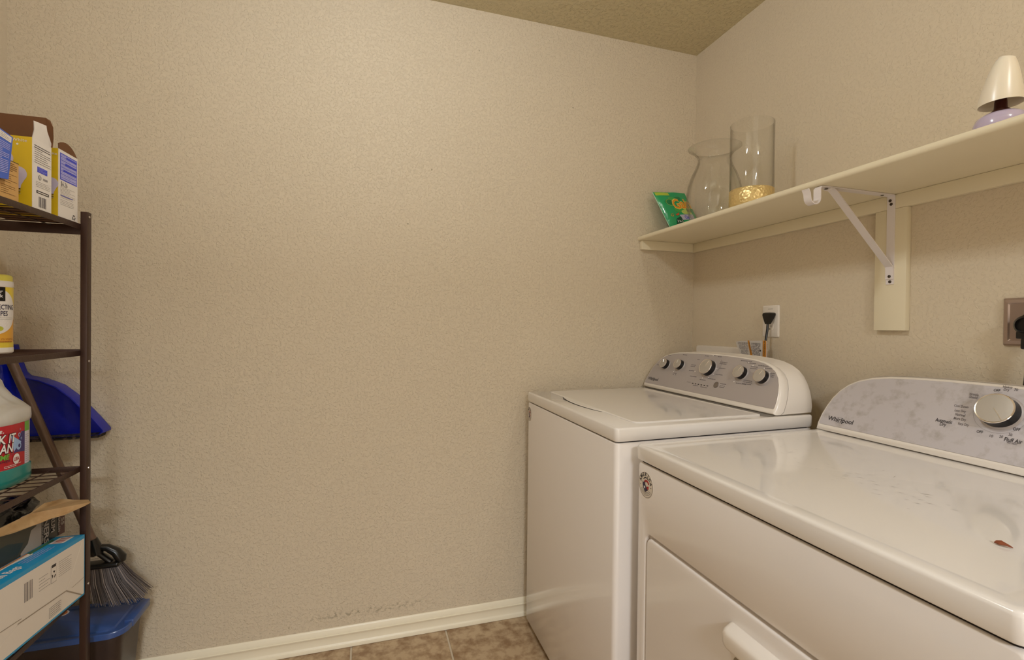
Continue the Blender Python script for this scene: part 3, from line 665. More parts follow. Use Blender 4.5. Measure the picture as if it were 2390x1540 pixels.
q.text('WARNING', .3935, 1.119, .0085, M_ink, rot=-PI/2+.24, width=.045, d=.0008)
q.disc(.446, 1.111, .0035, M_ink, .0008, 8)
q.out(tg)
mb = MB(); mb.box((-.0455, -.4715, 1.088), (-.0445, -.4505, 1.1485)); wt = mb.out('tag_wrap', M_tago, tg)
q = Print(lambda u, v_, d: (-.0456-d, -.461-u, 1.118+v_)); q.text('WARNING', 0, -.002, .0105, M_ink, rot=-PI/2, width=.046, d=.0005); q.poly([(-.004, .024), (.004, .024), (0, .029)], M_ink); q.rect(-.0105, -.030, -.008, .030, M_tag); q.rect(.008, -.030, .0105, .030, M_tag)
q.out(wt)
sb = thing('washer_supply_box', 'flat white plastic panel on the wall just above the washer console', 'wall box', (0, -.24, 1.03))
cover_plate(sb, -.43, -.0385, .95, 1.1155, 0, .012, M_plastic, 'box_cover', .006)
M_steel = mat('brushed_bronze_steel', '#a8958a', .3, metal=.75)
do = thing('dryer_outlet', 'square metal covered dryer outlet at the right edge', 'outlet', (0, -1.18, 1.215))
v, f = loft([[(-d, -1.1812+a, 1.2148+b) for a, b in rrect(.114-2*i, .1105-2*i, .003, 3)] for i, d in ((0, .0002), (0, .004), (.004, .0095), (.011, .011), (.014, .0085))]); obj('cover_plate', v, f, M_steel, do, smooth=25)
v, f = lathe([(.030, 0), (.030, .004), (.024, .005)], (-.008, -1.183, 1.2075), 32, (Vector((0, 1, 0)), Vector((0, 0, 1)), Vector((-1, 0, 0)))); obj('receptacle', v, f, M_black, do, smooth=30)
dc = thing('dryer_power_cord', 'thick black dryer plug and cord with a yellow band', 'power cord', (-.05, -1.183, 1.0))
mb = MB(); v, f = lathe([(.0215, 0), (.0225, .012), (.0215, .030), (.016, .036), (.0155, .030), (.0001, .030)], (-.013, -1.183, 1.207), 32, (Vector((0, 1, 0)), Vector((0, 0, 1)), Vector((-1, 0, 0)))); mb.add(v, f)
mb.box((-.046, -1.199, 1.176), (-.016, -1.167, 1.193), .003); mb.box((-.044, -1.195, 1.153), (-.020, -1.1745, 1.177), .003); mb.out('plug', M_black, dc, smooth=35)
mb = MB(); mb.tube([(-.034, -1.188, 1.165), (-.036, -1.1885, 1.12), (-.040, -1.188, 1.08), (-.045, -1.187, 1.04), (-.05, -1.186, .98), (-.05, -1.186, .93)], .0092, 12, flat=.8); mb.out('cord', M_black, dc)
mb = MB(); mb.tube([(-.0352, -1.1885, 1.1415), (-.0358, -1.1885, 1.1285)], .0108, 14, flat=.85); mb.out('yellow_band', mat('band_yellow', '#c9b04e', .5), dc)

# ---------------------------------------------------------------- storage rack on the left
M_rack = mat('brown_rack_steel', '#412b21', .42, metal=.3, bump=(220, .35, .001))
RX0, RX1, RY0, RY1 = -2.492, -2.168, -.93, -.258      # outer size
rack = thing('storage_rack', 'dark brown steel shelf rack standing against the left wall', 'rack', ((RX0+RX1)/2, (RY0+RY1)/2, 0))
PW, PD = .0155, .0225
for (x, y) in ((RX1, RY1), (RX0+PW, RY1), (RX1, RY0+PD), (RX0+PW, RY0+PD)):
    mb = MB(); mb.box((x-PW, y-PD, .0008), (x, y, 1.4895), .0015); p = mb.out('post', M_rack, rack)
    for z in (1.477, 1.083, .79, .47, .13):
        v, f = lathe([(.0035, 0), (.003, .0015), (.0001, .002)], (x-.0002, y-PD/2, z), 10, (Vector((0, 1, 0)), Vector((0, 0, 1)), Vector((1, 0, 0)))); obj('rivet', v, f, mat('rivet_steel', '#b9ada3', .3, metal=.7), p)
def rack_shelf(z, far_rail):
    """side rails + end rails + wires; z is the top of the rails"""
    s = MB(); h = .0145
    s.box((RX1-PW-.0015, RY0+PD, z-h), (RX1-PW+.0012, RY1-PD, z), .0004); s.box((RX0+PW-.001, RY0+PD, z-h), (RX0+PW+.002, RY1-PD, z), .0004)
    b0, b1 = far_rail
    s.box((RX0+PW, RY1-PD/2-.0015, z+b0), (RX1-PW, RY1-PD/2+.0015, z+b1), .0004); s.box((RX0+PW, RY0+PD/2-.0015, z+b0), (RX1-PW, RY0+PD/2+.0015, z+b1), .0004)
    sh = s.out('shelf_frame', M_rack, rack)
    w = MB(); y = RY0+PD+.012
    while y < RY1-PD-.004:
        w.tube([(RX0+PW+.001, y, z-.0045), (RX1-PW-.001, y, z-.0045)], .0013, 6); y += .031
    for k in (.3, .75): x = RX0+(RX1-RX0)*k; w.tube([(x, RY0+.02, z-.0070), (x, RY1-.02, z-.0070)], .0016, 6)
    w.out('wire_grid', M_rack, sh, kind='stuff')
for z, fr2 in ((1.4555, (-.0275, -.0015)), (1.1125, (-.0125, .0035)), (.797, (-.0155, -.001)), (.4505, (-.016, 0)), (.14, (-.016, 0))): rack_shelf(z, fr2)

# ---- bulb cartons on the top shelf (top of wires z = 1.4524)
ZS1 = 1.4530
M_card = mat('white_card', '#e3dbd2', .45); M_kraft = mat('brown_card', '#6b4424', .75); M_yelc = mat('yellow_card', '#d9b51e', .42)
M_tan = mat('tan_card', '#c79a5a', .6); M_bluec = mat('blue_card', '#3c5fc0', .4)
def bulb(q, u, v_, r, lav):
    q.disc(u, v_, r, lav, .0005, 26); q.poly([(u-r*.82, v_-r*.5), (u+r*.82, v_-r*.5), (u+r*.42, v_-r*1.35), (u+r*.36, v_-r*1.75), (u-r*.36, v_-r*1.75), (u-r*.42, v_-r*1.35)], lav, .0007)
    for k in range(4): q.rect(u-r*.36, v_-r*(1.86+k*.2), u+r*.36, v_-r*(1.78+k*.2), M_ink if k % 2 == 0 else M_silver, .0009)
    q.poly([(u-r*.03, v_-r*.9), (u+r*.03, v_-r*.9), (u-r*.17, v_+r*.3), (u-r*.23, v_+r*.3)], mat('filament_print', '#b0604a', .5), .0010)
    q.poly([(u-r*.28, v_-r*.4), (u-r*.2, v_-r*.4), (u+.1*r, v_+r*.3), (u+.03*r, v_+r*.3)], mat('filament_print', '#b0604a', .5), .0011)
M_lav = mat('lavender_bulb_print', '#c9bccb', .45)
def carton(name, label, x0, x1, y0, y1, z0, z1, mside, mfront, group=None):
    """open-topped carton: +x face mside, -y face mfront"""
    t = thing(name, label, 'box', ((x0+x1)/2, (y0+y1)/2, z0), group); th = .0008
    mb = MB(); mb.box((x0, y0+th, z0), (x1-th, y1, z1)); mb.f = [q for i, q in enumerate(mb.f) if not all(abs(mb.v[k][2]-z1) < 1e-6 for k in q)]
    mb.out('carton_shell', M_kraft, t, smooth=None)
    mb = MB(); mb.box((x1-th, y0, z0), (x1, y1, z1)); s = mb.out('side_panel', mside, t, smooth=None)
    mb = MB(); mb.box((x0, y0, z0), (x1-th, y0+th, z1)); fr_ = mb.out('front_panel', mfront, t, smooth=None)
    qs = Print(lambda u, v_, d: (x1+d, y0+u, z0+v_)); qf = Print(lambda u, v_, d: (x0+u, y0-d, z0+v_))
    return t, s, fr_, qs, qf
# carton 1 (flap standing)
t, s, fr_, q, qf = carton('bulb_carton', 'yellow and white light bulb carton with its top flaps standing open', -2.330, -2.1862, -.4697, -.3995, ZS1, 1.6185, M_card, M_yelc, None)
hh = 1.6185-ZS1
q.para(.007, hh*.66, .066, hh*.93, 9, M_ink2, .22, 1); q.rect(.006, hh*.875, .066, hh*.885, M_ink); q.rect(.006, hh*.905, .06, hh*.912, M_ink)
q.rect(.017, hh*.545, .054, hh*.625, M_blue); q.para(.02, hh*.555, .051, hh*.618, 4, M_lblue, .25, 6, .0008)
q.disc(.026, hh*.475, .0058, M_ink3); q.disc(.026, hh*.475, .004, M_card, .0006); q.text('UL', .026, hh*.475, .007, M_ink2, d=.0009); q.rect(.038, hh*.455, .055, hh*.485, M_ink3); q.para(.012, hh*.33, .064, hh*.42, 4, M_ink3, .2, 2)
q.rect(.014, hh*.245, .060, hh*.285, M_ink); q.rect(.017, hh*.257, .056, hh*.270, M_card, .0007); q.bars(.022, hh*.055, .05, hh*.205, M_ink2, 14)
q.out(s)
bulb(qf, .1155, .0775, .0185, M_lav); qf.disc(.0935, .1120, .0155, M_lav, .0006, 24); qf.poly([(.082, .104), (.105, .104), (.099, .088), (.088, .088)], M_lav, .0008)
qf.text('Soft White', .109, hh*.945, .010, M_card, width=.05); [qf.disc(.092+k*.012, hh*.885, .0022, M_card) for k in range(3)]
qf.out(fr_)
fl = MB(); X = -2.1864
fl.add([(X, -.4697, 1.6185), (X, -.3995, 1.6185), (X+.001, -.402, 1.628), (X+.0015, -.411, 1.640), (X+.002, -.419, 1.6502), (X+.002, -.4225, 1.6635), (X+.002, -.4685, 1.6575), (X+.001, -.4655, 1.637)], [(0, 1, 2, 3, 4, 5, 6, 7)])
fl.add([(p[0]-.0009, p[1], p[2]) for p in fl.v], [(7, 6, 5, 4, 3, 2, 1, 0)]); fl.out('top_flap', M_card, t, smooth=None)
fl = MB(); fl.box((-2.33, -.4008, 1.6185), (-2.197, -.3995, 1.6900)); fl.add([(-2.197, -.3997, 1.6185), (-2.197, -.3997, 1.690), (-2.188, -.400, 1.684), (-2.1815, -.402, 1.668), (-2.180, -.4035, 1.64), (-2.1825, -.4015, 1.6185)], [(0, 1, 2, 3, 4, 5)]); fl.out('back_flap', M_kraft, t, smooth=None)
# carton 2
t, s, fr_, q, qf = carton('bulb_carton', 'yellow and white light bulb carton with blue facts label nearest the rack post', -2.330, -2.1865, -.3704, -.2868, ZS1, 1.6275, M_card, M_yelc)
hh = 1.6275-ZS1
q.rect(.006, hh*.565, .0795, hh*.955, M_blue); q.rect(.009, hh*.58, .0765, hh*.94, M_lblue, .0005)
for k in range(7): q.rect(.009, hh*(.60+k*.05), .0765, hh*(.606+k*.05), M_blue, .0007)
for a, b in ((.4, .9), (.35, .80), (.25, .70)): q.rect(.0765*a, hh*(b-.005), .0765, hh*(b+.028), M_blue, .0008)
q.para(.012, hh*.62, .07, hh*.94, 14, M_blue, .12, 8, .0009)
q.text('$6.26', .023, hh*.515, .017, M_ink2, width=.028); q.para(.007, hh*.30, .07, hh*.48, 9, M_ink3, .2, 3); q.para(.007, hh*.20, .066, hh*.29, 4, M_ink3, .2, 9)
q.rect(.007, hh*.335, .06, hh*.342, M_blue, .0008); q.recycle(.0655, hh*.075, .0068, M_ink)
q.out(s); bulb(qf, .1285, .0850, .0150, M_lav); qf.text('Soft White', .118, hh*.92, .009, M_card, width=.045); qf.out(fr_)
fl = MB(); R1 = [(-2.187, -.3700+.083*k/8, 1.627+.0245*math.sin(PI*min(1, .12+k/8*.92))**.6) for k in range(9)]
fl.add(R1+[(-2.187, -.288, 1.6265), (-2.187, -.369, 1.6265)], [tuple(range(11))]); fl.add([(p[0]-.001, p[1], p[2]) for p in fl.v], [tuple(range(11))]); fl.out('top_flap', M_kraft, t, smooth=None)
# tan carton and blue carton in front
t, s, fr_, q, qf = carton('tan_carton', 'plain tan cardboard carton with small brown print on the top shelf', -2.330, -2.1865, -.640, -.5155, ZS1, 1.5415, M_tan, M_tan)
M_brn = mat('brown_ink', '#7a5428', .6); hh = 1.5415-ZS1
q.rect(0, hh*.985, .1245, hh, M_ink); q.para(.062, hh*.72, .118, hh*.95, 5, M_brn, .4, 2); q.para(.066, hh*.42, .118, hh*.68, 5, M_brn, .2, 3); q.para(.070, hh*.14, .113, hh*.38, 5, M_brn, .22, 4); q.out(s)
t = thing('blue_carton', 'blue light bulb carton with white print at the left edge', 'box', (-2.18, -.61, 1.46))
mb = MB()
Pb = [(-.5655, 1.4940), (-.5520, 1.5885), (-.640, 1.6010), (-.655, 1.4800)]
V = [(-2.1845, y, z) for y, z in Pb]+[(-2.176, y, z) for y, z in Pb]
obj('carton_body', V, [(0, 1, 2, 3), (7, 6, 5, 4), (0, 1, 5, 4), (1, 2, 6, 5), (2, 3, 7, 6), (3, 0, 4, 7)], M_bluec, t)
def bf(u, v_, d):
    a = Vector((-.655, 1.480)).lerp(Vector((-.5655, 1.494)), u); b = Vector((-.640, 1.601)).lerp(Vector((-.552, 1.5885)), u); p = a.lerp(b, v_); return (-2.1758+d, p.x, p.y)
q = Print(bf); q.rect(.0, .84, .95, .97, M_card); q.para(.05, .86, .9, .96, 3, M_ink3, .25, 2, .0006)
for k in range(18): q.rect(0, .14+k*.037, .93 if k not in (8, 12, 13) else .7, .155+k*.037, M_lblue)
q.out(t)

# ---- wipes canister on the second shelf
ZS2 = 1.1125-.0028
wc = Vector((-2.337, -.345, ZS2)); WR = .0415
can = thing('wipes_canister', 'yellow and white canister of disinfecting wipes on the second shelf', 'canister', tuple(wc))
v, f = lathe([(.0001, 0), (WR-.003, 0), (WR, .003), (WR, .0135), (WR-.0006, .015)], wc, 40); obj('base_rim', v, f, M_card, can, smooth=40)
v, f = lathe([(WR-.001, .014), (WR-.0008, .165), (WR-.001, .166)], wc, 40); body = obj('canister_body', v, f, mat('canister_orange', '#e0a338', .35), can, smooth=40)
v, f = lathe([(WR-.001, .165), (WR, .167), (WR, .179), (WR-.001, .1805)], wc, 40); obj('collar', v, f, M_card, can, smooth=40)
v, f = lathe([(WR-.0015, .180), (WR-.0015, .192), (WR-.004, .1955), (WR-.009, .197), (.0001, .197)], wc, 40); obj('cap', v, f, mat('cap_yellow', '#dfd25a', .35), can, smooth=50)
aim = math.atan2(-1.8631-wc.y, -1.4436-wc.x)
def cylf(c, R_, a0): return lambda u, v_, d: (c[0]+(R_+d)*math.cos(a0+u/R_), c[1]+(R_+d)*math.sin(a0+u/R_), c[2]+v_)
q = Print(cylf(wc, WR-.0007, aim))
q.rect(-.075, .118, .075, .165, mat('label_yellow', '#e2c63f', .35), .0002, 24); q.rect(-.075, .015, .075, .028, mat('label_yellow', '#e2c63f', .35), .0002, 24)
[q.ring(.0, .105, .0056*k, .0056*(k+1), M_card, .0006, 64, 0, 360, 1.05) for k in range(10)]; q.rect(-.002, .130, .0275, .165, M_black, .0012, 10)
q.text("member's", 0, .152, .008, M_white, width=.02, d=.0014) if False else None
q.rect(.0, .135, .024, .1356, M_white, .0013); q.text('r', .020, .154, .013, M_white, bold=.02, d=.0014); q.text('rk', .018, .143, .011, M_white, bold=.02, d=.0014)
q.text('DISINFECTING', .0167, .1155, .017, M_navy, bold=.012, width=.066, d=.0011); q.text('WIPES', .0185, .100, .017, M_navy, bold=.012, width=.029, d=.0011)
q.rect(-.03, .0885, .048, .0890, M_ink2, .001, 10); q.rect(-.02, .0848, .045, .0853, M_ink2, .001, 10)
q.disc(.015, .062, .009, mat('lemon_print', '#b9b83c', .4), .001, 14, .7)
q.text('75 WIPES', .034, .036, .006, mat('label_rust', '#b0702a', .5), width=.03, d=.001); q.para(.015, .026, .050, .032, 1, mat('label_rust', '#b0702a', .5), .5, 2, .001)
q.out(body)

# ---- cleaner jug on the third shelf
ZS3 = .797-.0028
jc = Vector((-2.318, -.402, ZS3)); J = .0765
jug = thing('cleaner_jug', 'translucent gallon jug of green cleaner with a red label', 'jug', tuple(jc))
ja = aim2 = math.radians(-38)
def jring(hw, z, e=4.0, off=(0, 0), n=48):
    P_ = []
    for k in range(n):
        t_ = 2*PI*k/n; c, s = math.cos(t_), math.sin(t_); r_ = (abs(c)**e+abs(s)**e)**(-1/e)
        x, y = hw*r_*c, hw*r_*s; a = math.radians(0); P_.append((jc.x+off[0]+x*math.cos(a)-y*math.sin(a), jc.y+off[1]+x*math.sin(a)+y*math.cos(a), jc.z+z))
    return P_
M_jug = mat('jug_plastic', '#c9c4bb', .35, sub=.3); M_liq = mat('green_liquid', '#1f7a72', .25, coat=.3)
v, f = loft([jring(J-.008, 0, 3), jring(J-.001, .004, 3), jring(J, .014, 3), jring(J-.0005, .042, 3), jring(J-.003, .045, 3)]); obj('liquid_filled_base', v, f, M_liq, jug, smooth=60)
v, f = loft([jring(J-.003, .045, 3), jring(J-.003, .150, 3), jring(J-.0005, .154, 3), jring(J, .162, 3), jring(J-.001, .180, 3), jring(J-.012, .196, 2.6), jring(J-.028, .214, 2.4), jring(J-.040, .236, 2.2), jring(J-.044, .252, 2.1), jring(J-.052, .262, 2), jring(.018, .270, 2), jring(.018, .285, 2)]); obj('jug_body', v, f, M_jug, jug, smooth=60)
v, f = lathe([(.021, 0), (.021, .018), (.0185, .02), (.0001, .02)], jc+Vector((0, 0, .283)), 24); obj('cap', v, f, M_card, jug, smooth=40)
# label band follows the squircle: u in radians-like arc, starting at the +x/-y corner
def jf(u, v_, d):
    t_ = u; c, s = math.cos(t_), math.sin(t_); r_ = (abs(c)**3+abs(s)**3)**(-1/3); h_ = J-.0025+d
    return (jc.x+h_*r_*c, jc.y+h_*r_*s, jc.z+v_)
q = Print(jf); mr = mat('label_red', '#b3202a', .35); mv = mat('label_violet', '#3c2f6b', .35); mb2 = mat('label_sky', '#9db9e0', .4)
U0, U1 = -2.0, .40
def sl(u): return 0
q.rect(U0, .046, U1, .150, mr, .0004, 30)
q.rect(U1-.23, .046, U1, .150, mat('label_white', '#cfcadb', .4), .0007, 5); q.rect(U1-.23, .126, U1, .150, mat('label_green', '#6aa83c', .4), .0009, 5); q.para(U1-.2, .05, U1-.03, .12, 14, M_ink3, .2, 4, .0011)
q.poly([(u, .136-.006*abs(u+1.2)) for u in [U0+(U1-.23-U0)*k/16 for k in range(17)]]+[(u, .082-.012*abs(u+.2)) for u in [U1-.23-(U1-.23-U0)*k/16 for k in range(17)]], mv, .0009)
q.poly([(-1.9, .10), (-1.2, .128), (-.4, .126), (.0, .104), (-.3, .086), (-1.0, .068), (-1.9, .055)], mb2, .0012)
def jt(s_, u, v_, size, width, m, d, bold=.03): q.text(s_, u, v_, size, m, bold=bold, width=width, slant=.15, align='R', d=d)
jt('K IT', -.24, .1185, .030, .50, M_ink, .0018, .06); jt('K IT', -.25, .119, .029, .48, M_white, .0022, .02)
jt('AN', -.34, .096, .030, .38, M_ink, .0018, .06); jt('AN', -.35, .0965, .029, .36, M_white, .0022, .02)
jt('EME', -.46, .0765, .016, .32, mat('label_green', '#6aa83c', .4), .0020, .04); jt('CLEANER', -.44, .0665, .007, .5, M_navy, .0020, 0)
jt("'s.", -.60, .139, .014, .15, M_white, .0018, .02)
for (u, v_, r_) in ((-.10, .122, .05), (-.01, .112, .03), (-.06, .135, .022)): q.ring(u, v_, r_*.6, r_, mb2, .0016, 16, 0, 360, .1)
q.disc(-.12, .096, .11, mb2, .0014, 18, .09); q.disc(-.10, .096, .05, mv, .0017, 14, .09)
q.disc(-.22, .0665, .13, M_white, .0016, 20, .095); q.text('USA', -.22, .0665, .012, mr, bold=.03, width=.20, d=.002)
q.para(-.60, .049, -.02, .056, 2, M_white, .35, 3, .0014)
q.out(jug, 'label')

# ---- kitchen bag box on the fourth shelf, bin liner box on top of it
ZS4 = .4675
kb = thing('kitchen_bag_box', 'white and bright blue box of kitchen bags on the lower shelf', 'box', (-2.26, -.45, ZS4))
A = Vector((-2.1875, -.2420, .4280+.0405)); 
M_cyan = mat('cyan_card', '#1394c9', .38)
def K8(x, y, z): return (x, y, z)
yk0, yk1 = -.2935, -.740
def kz(y, t):   # bottom / top height along the slightly tilted box
    k = (y+.2935)/(-.3145); return (.4530+.0225*k) if t == 0 else (.6158+.0262*k)
def kf(u, w, x):   # u along -y 0..1, w 0..1 up
    y = yk0+(yk1-yk0)*u; return (x, y, kz(y, 0)+(kz(y, 1)-kz(y, 0))*w)
XK0, XK1 = -2.305, -2.1655
V = [kf(0, 0, XK1), kf(1, 0, XK1), kf(1, 1, XK1), kf(0, 1, XK1), kf(0, 0, XK0), kf(1, 0, XK0), kf(1, 1, XK0), kf(0, 1, XK0)]
obj('carton_body', V, [(0, 1, 2, 3), (4, 5, 6, 7), (0, 1, 5, 4), (1, 2, 6, 5), (2, 3, 7, 6), (3, 0, 4, 7)], M_cyan, kb)
LK = .4465
def side(u, w, d): y = yk0-u; return (XK1+d, y, kz(y, 0)+(kz(y, 1)-kz(y, 0))*w)
q = Print(lambda u, w, d: side(LK-u, w, d)); L_ = LK
q.poly([(0, .03), (L_-.004, .03), (L_-.003, .94), (0, .94)], M_card, .0004)
fm = mat('flap_shade', '#9d9182', .7); lm = mat('crease_highlight', '#efe9e0', .5)  # shade and highlight of the flap creases, painted on the flat side
def line(a, b, w, m, d=.0009):
    a, b = Vector(a), Vector(b); k = Vector((1, .16)); n = Vector(((b-a).y/.16, -(b-a).x)); n = Vector((-(b-a).y, (b-a).x)); n.normalize()
    q.poly([tuple(a+Vector((n.x*w, n.y*w*6))), tuple(b+Vector((n.x*w, n.y*w*6))), tuple(b-Vector((n.x*w, n.y*w*6))), tuple(a-Vector((n.x*w, n.y*w*6)))], m, d)
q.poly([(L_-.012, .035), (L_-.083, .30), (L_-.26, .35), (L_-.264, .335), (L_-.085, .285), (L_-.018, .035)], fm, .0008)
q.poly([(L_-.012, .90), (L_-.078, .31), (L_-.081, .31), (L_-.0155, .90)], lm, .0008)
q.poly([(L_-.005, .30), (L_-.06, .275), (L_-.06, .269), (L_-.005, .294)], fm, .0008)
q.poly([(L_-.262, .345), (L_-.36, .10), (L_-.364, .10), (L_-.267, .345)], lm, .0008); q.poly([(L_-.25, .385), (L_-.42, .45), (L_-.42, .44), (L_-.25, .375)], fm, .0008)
q.para(L_-.115, .58, L_-.062, .83, 8, M_ink2, .18, 5); q.rect(L_-.146, .56, L_-.124, .82, M_ink3, .0005); q.rect(L_-.1452, .568, L_-.1248, .812, M_card, .0007); q.rect(L_-.143, .79, L_-.127, .83, M_ink, .0009)
q.recycle(L_-.135, .68, .001, M_ink)
for k in range(3):
    a = math.radians(90+120*k); u0, w0 = L_-.135, .68
    q.poly([(u0+.0085*math.cos(a-.7), w0+.062*math.sin(a-.7)), (u0+.0085*math.cos(a+.35), w0+.062*math.sin(a+.35)), (u0+.0045*math.cos(a+.35), w0+.033*math.sin(a+.35)), (u0+.0045*math.cos(a-.7), w0+.033*math.sin(a-.7))], M_ink, .0009)
q.para(L_-.190, .56, L_-.150, .78, 5, M_ink3, .18, 6); q.bars(L_-.240, .56, L_-.212, .82, M_ink2, 10)
q.rect(L_-.152, .07, L_-.105, .22, M_ink3, .0005); q.rect(L_-.1512, .078, L_-.1058, .212, M_card, .0007); q.para(L_-.149, .085, L_-.108, .205, 4, M_ink2, .3, 7, .0009)
q.out(kb)
qt = Print(lambda u, w, d: (XK1-w, yk0-(LK-u), kz(yk0-(LK-u), 1)+d))
qt.text('Kitchen Bags', L_-.268, .028, .026, M_white, bold=.02, slant=.25, width=.118); qt.para(L_-.190, .020, L_-.085, .042, 3, M_lblue, .3, 2)
qt.rect(L_-.062, .016, L_-.012, .048, M_card, .0005); qt.bars(L_-.058, .022, L_-.018, .042, M_red, 8)
mo = mat('print_orange', '#c07a3a', .5); mgn = mat('print_green', '#2f6a48', .5)
qt.poly([(L_-.44, .046), (L_-.20, .050), (L_-.13, .043), (L_-.10, .060), (L_-.44, .060)], M_card, .0004); qt.poly([(L_-.13, .048), (L_-.03, .050), (L_-.02, .060), (L_-.12, .060)], mgn, .0006); qt.poly([(L_-.44, .053), (L_-.12, .055), (L_-.06, .060), (L_-.44, .060)], mo, .0006)
qt.out(kb)

lb = thing('bin_liner_box', 'black box of drum liners torn open, resting on the kitchen bag box', 'box', (-2.31, -.40, .616))
M_bk = mat('black_card', '#1d1a17', .4); zbL = lambda y: kz(y, 1)+.0006
XB1, XB0 = -2.2285, -2.38; yb0, yb1 = -.2555, -.66
zt2 = lambda y: zbL(y)+.085
V = [(XB1, yb0, zbL(yb0)), (XB1, yb1, zbL(yb1)), (XB1, yb1, zt2(yb1)), (XB1, yb0, zt2(yb0)-.022)]
V += [(XB0, p[1], p[2]) for p in V]
obj('carton_body', V, [(0, 1, 2, 3), (4, 5, 6, 7), (0, 1, 5, 4), (1, 2, 6, 5), (2, 3, 7, 6), (3, 0, 4, 7)], M_bk, lb)
def lf2(u, w, d): y = yb1+u; return (XB1+d, y, zbL(y)+w)
q = Print(lf2); Lb = yb0-yb1
mgr = mat('liner_grey_print', '#a59c94', .5); mol = mat('liner_bag_print', '#3d3a2c', .45); mtl = mat('liner_teal_print', '#152a2c', .45); mmr = mat('liner_maroon_print', '#4a201c', .5)
q.rect(Lb-.175, 0, Lb-.098, .094, mgr, .0004); q.poly([(Lb-.40, .0), (Lb-.185, .0), (Lb-.150, .022), (Lb-.138, .05), (Lb-.118, .055), (Lb-.120, .070), (Lb-.16, .092), (Lb-.40, .092)], mol, .0006)
q.poly([(Lb-.40, .002), (Lb-.19, .002), (Lb-.165, .03), (Lb-.22, .044), (Lb-.40, .036)], mtl, .0008); q.poly([(Lb-.128, .058), (Lb-.108, .066), (Lb-.106, .074), (Lb-.124, .066)], M_red, .0008)
q.rect(Lb-.028, .0, Lb, .072, mmr, .0006)
for t_, u_, w_, sz, wd in (('LINERS', Lb-.079, .040, .026, .088), ('DRUM', Lb-.052, .046, .022, .056), ('GALLON', Lb-.0255, .030, .013, .040), ('55', Lb-.010, .034, .018, .020), ('HEAVY DUTY LINERS', Lb-.0945, .035, .008, .062)):
    q.text(t_, u_, w_, sz, mgr, bold=.03, rot=-PI/2, width=wd, d=.0010)
q.poly([(Lb-.262, .030), (Lb-.262, .086), (Lb-.259, .086), (Lb-.259, .030)], mgr, .001); q.rect(Lb-.31, .085, Lb-.259, .0875, mgr, .001)
q.text('40', Lb-.278, .055, .036, mgr, bold=.02, rot=-PI/2, width=.044, d=.0012)
q.out(lb)
M_kr = mat('kraft_flap', '#bd9c70', .7, mottle=(20, '#ab875a', .35, .6))
fp = [(-2.2275, -.65, zt2(-.6)+.006), (-2.2275, -.52, zt2(-.5)+.006), (-2.2275, -.40, zt2(-.36)+.012), (-2.2275, -.345, .7245), (-2.218, -.290, .716), (-2.195, -.280, .7075), (-2.155, -.298, .7105),
      (-2.133, -.3365, .7150), (-2.138, -.350, .7130), (-2.172, -.372, .7000), (-2.196, -.378, .6960), (-2.205, -.405, .6960), (-2.211, -.430, .6980), (-2.216, -.475, .7030), (-2.221, -.53, .7140), (-2.225, -.64, .7300)]
V = fp+[(p[0], p[1], p[2]-.0016) for p in fp]; n = len(fp)
obj('torn_flap', V, [tuple(range(n)), tuple(range(n, 2*n))]+[(i, (i+1) % n, n+(i+1) % n, n+i) for i in range(n)], M_kr, lb)
M_film = mat('black_film', '#0c0908', .22, bump=(14, .8, .02))
rgs = []
for k in range(15):
    y = -.255-.37*k/14; s_ = math.sin(PI*min(1, (k+.6)/14.6))**.35; zc = zbL(y)+.086+.010*math.sin(k*1.3)
    rgs.append([(-2.312+.058*s_*math.cos(2*PI*j/18)*(1+.1*math.sin(3*j+k)), y, zc+.030*s_*math.sin(2*PI*j/18)*(1+.15*math.sin(2*j+k*1.7))) for j in range(18)])
v, f = loft(rgs); obj('liner_roll', v, f, M_film, lb, smooth=60)
fl = MB(); V = [(-2.262, -.44, .726), (-2.262, -.36, .735), (-2.250, -.315, .748), (-2.246, -.300, .752), (-2.262, -.292, .744), (-2.275, -.31, .730), (-2.285, -.40, .72), (-2.285, -.46, .716)]
fl.add(V, [tuple(range(8))]); fl.add([(a-.002, b, c-.003) for a, b, c in V], [tuple(range(8))]); fl.out('loose_liner', M_film, lb, smooth=None)

# ---------------------------------------------------------------- bin, broom, dustpan
bz = .297
bc = ((-2.455-2.105)/2, -.128); bw, bd = .352, .195
bn = thing('storage_bin', 'dark brown plastic bin with a blue lid in the corner behind the rack', 'bin', (bc[0], bc[1], 0))
def bring(w, d, z, r): return [(bc[0]+x, bc[1]+y, z) for x, y in rrect(w, d, r, 6)]
v, f = loft([bring(.27, .145, .0008, .03), bring(.275, .15, .006, .03), bring(.318, .166, bz-.05, .034), bring(.320, .168, bz-.048, .034), bring(.324, .17, bz-.0165, .034)]); obj('bin_body', v, f, mat('dark_brown_plastic', '#3a2d29', .4), bn, smooth=50)
M_lid = mat('blue_lid_plastic', '#38528a', .28, coat=.2)
v, f = loft([bring(bw-.004, bd-.004, bz-.0175, .044), bring(bw, bd, bz-.016, .046), bring(bw, bd, bz-.002, .046), bring(bw-.004, bd-.004, bz, .044), bring(bw-.014, bd-.014, bz, .04), bring(bw-.022, bd-.022, bz-.006, .036), bring(bw-.07, bd-.05, bz-.006, .02), bring(bw-.078, bd-.058, bz-.002, .018)])
lid = obj('lid', v, f, M_lid, bn, smooth=40)
mb = MB(); mb.box((bc[0]+bw/2-.022, bc[1]-.042, bz-.019), (bc[0]+bw/2+.003, bc[1]+.075, bz+.0035), .0035); mb.out('latch', M_lid, lid)
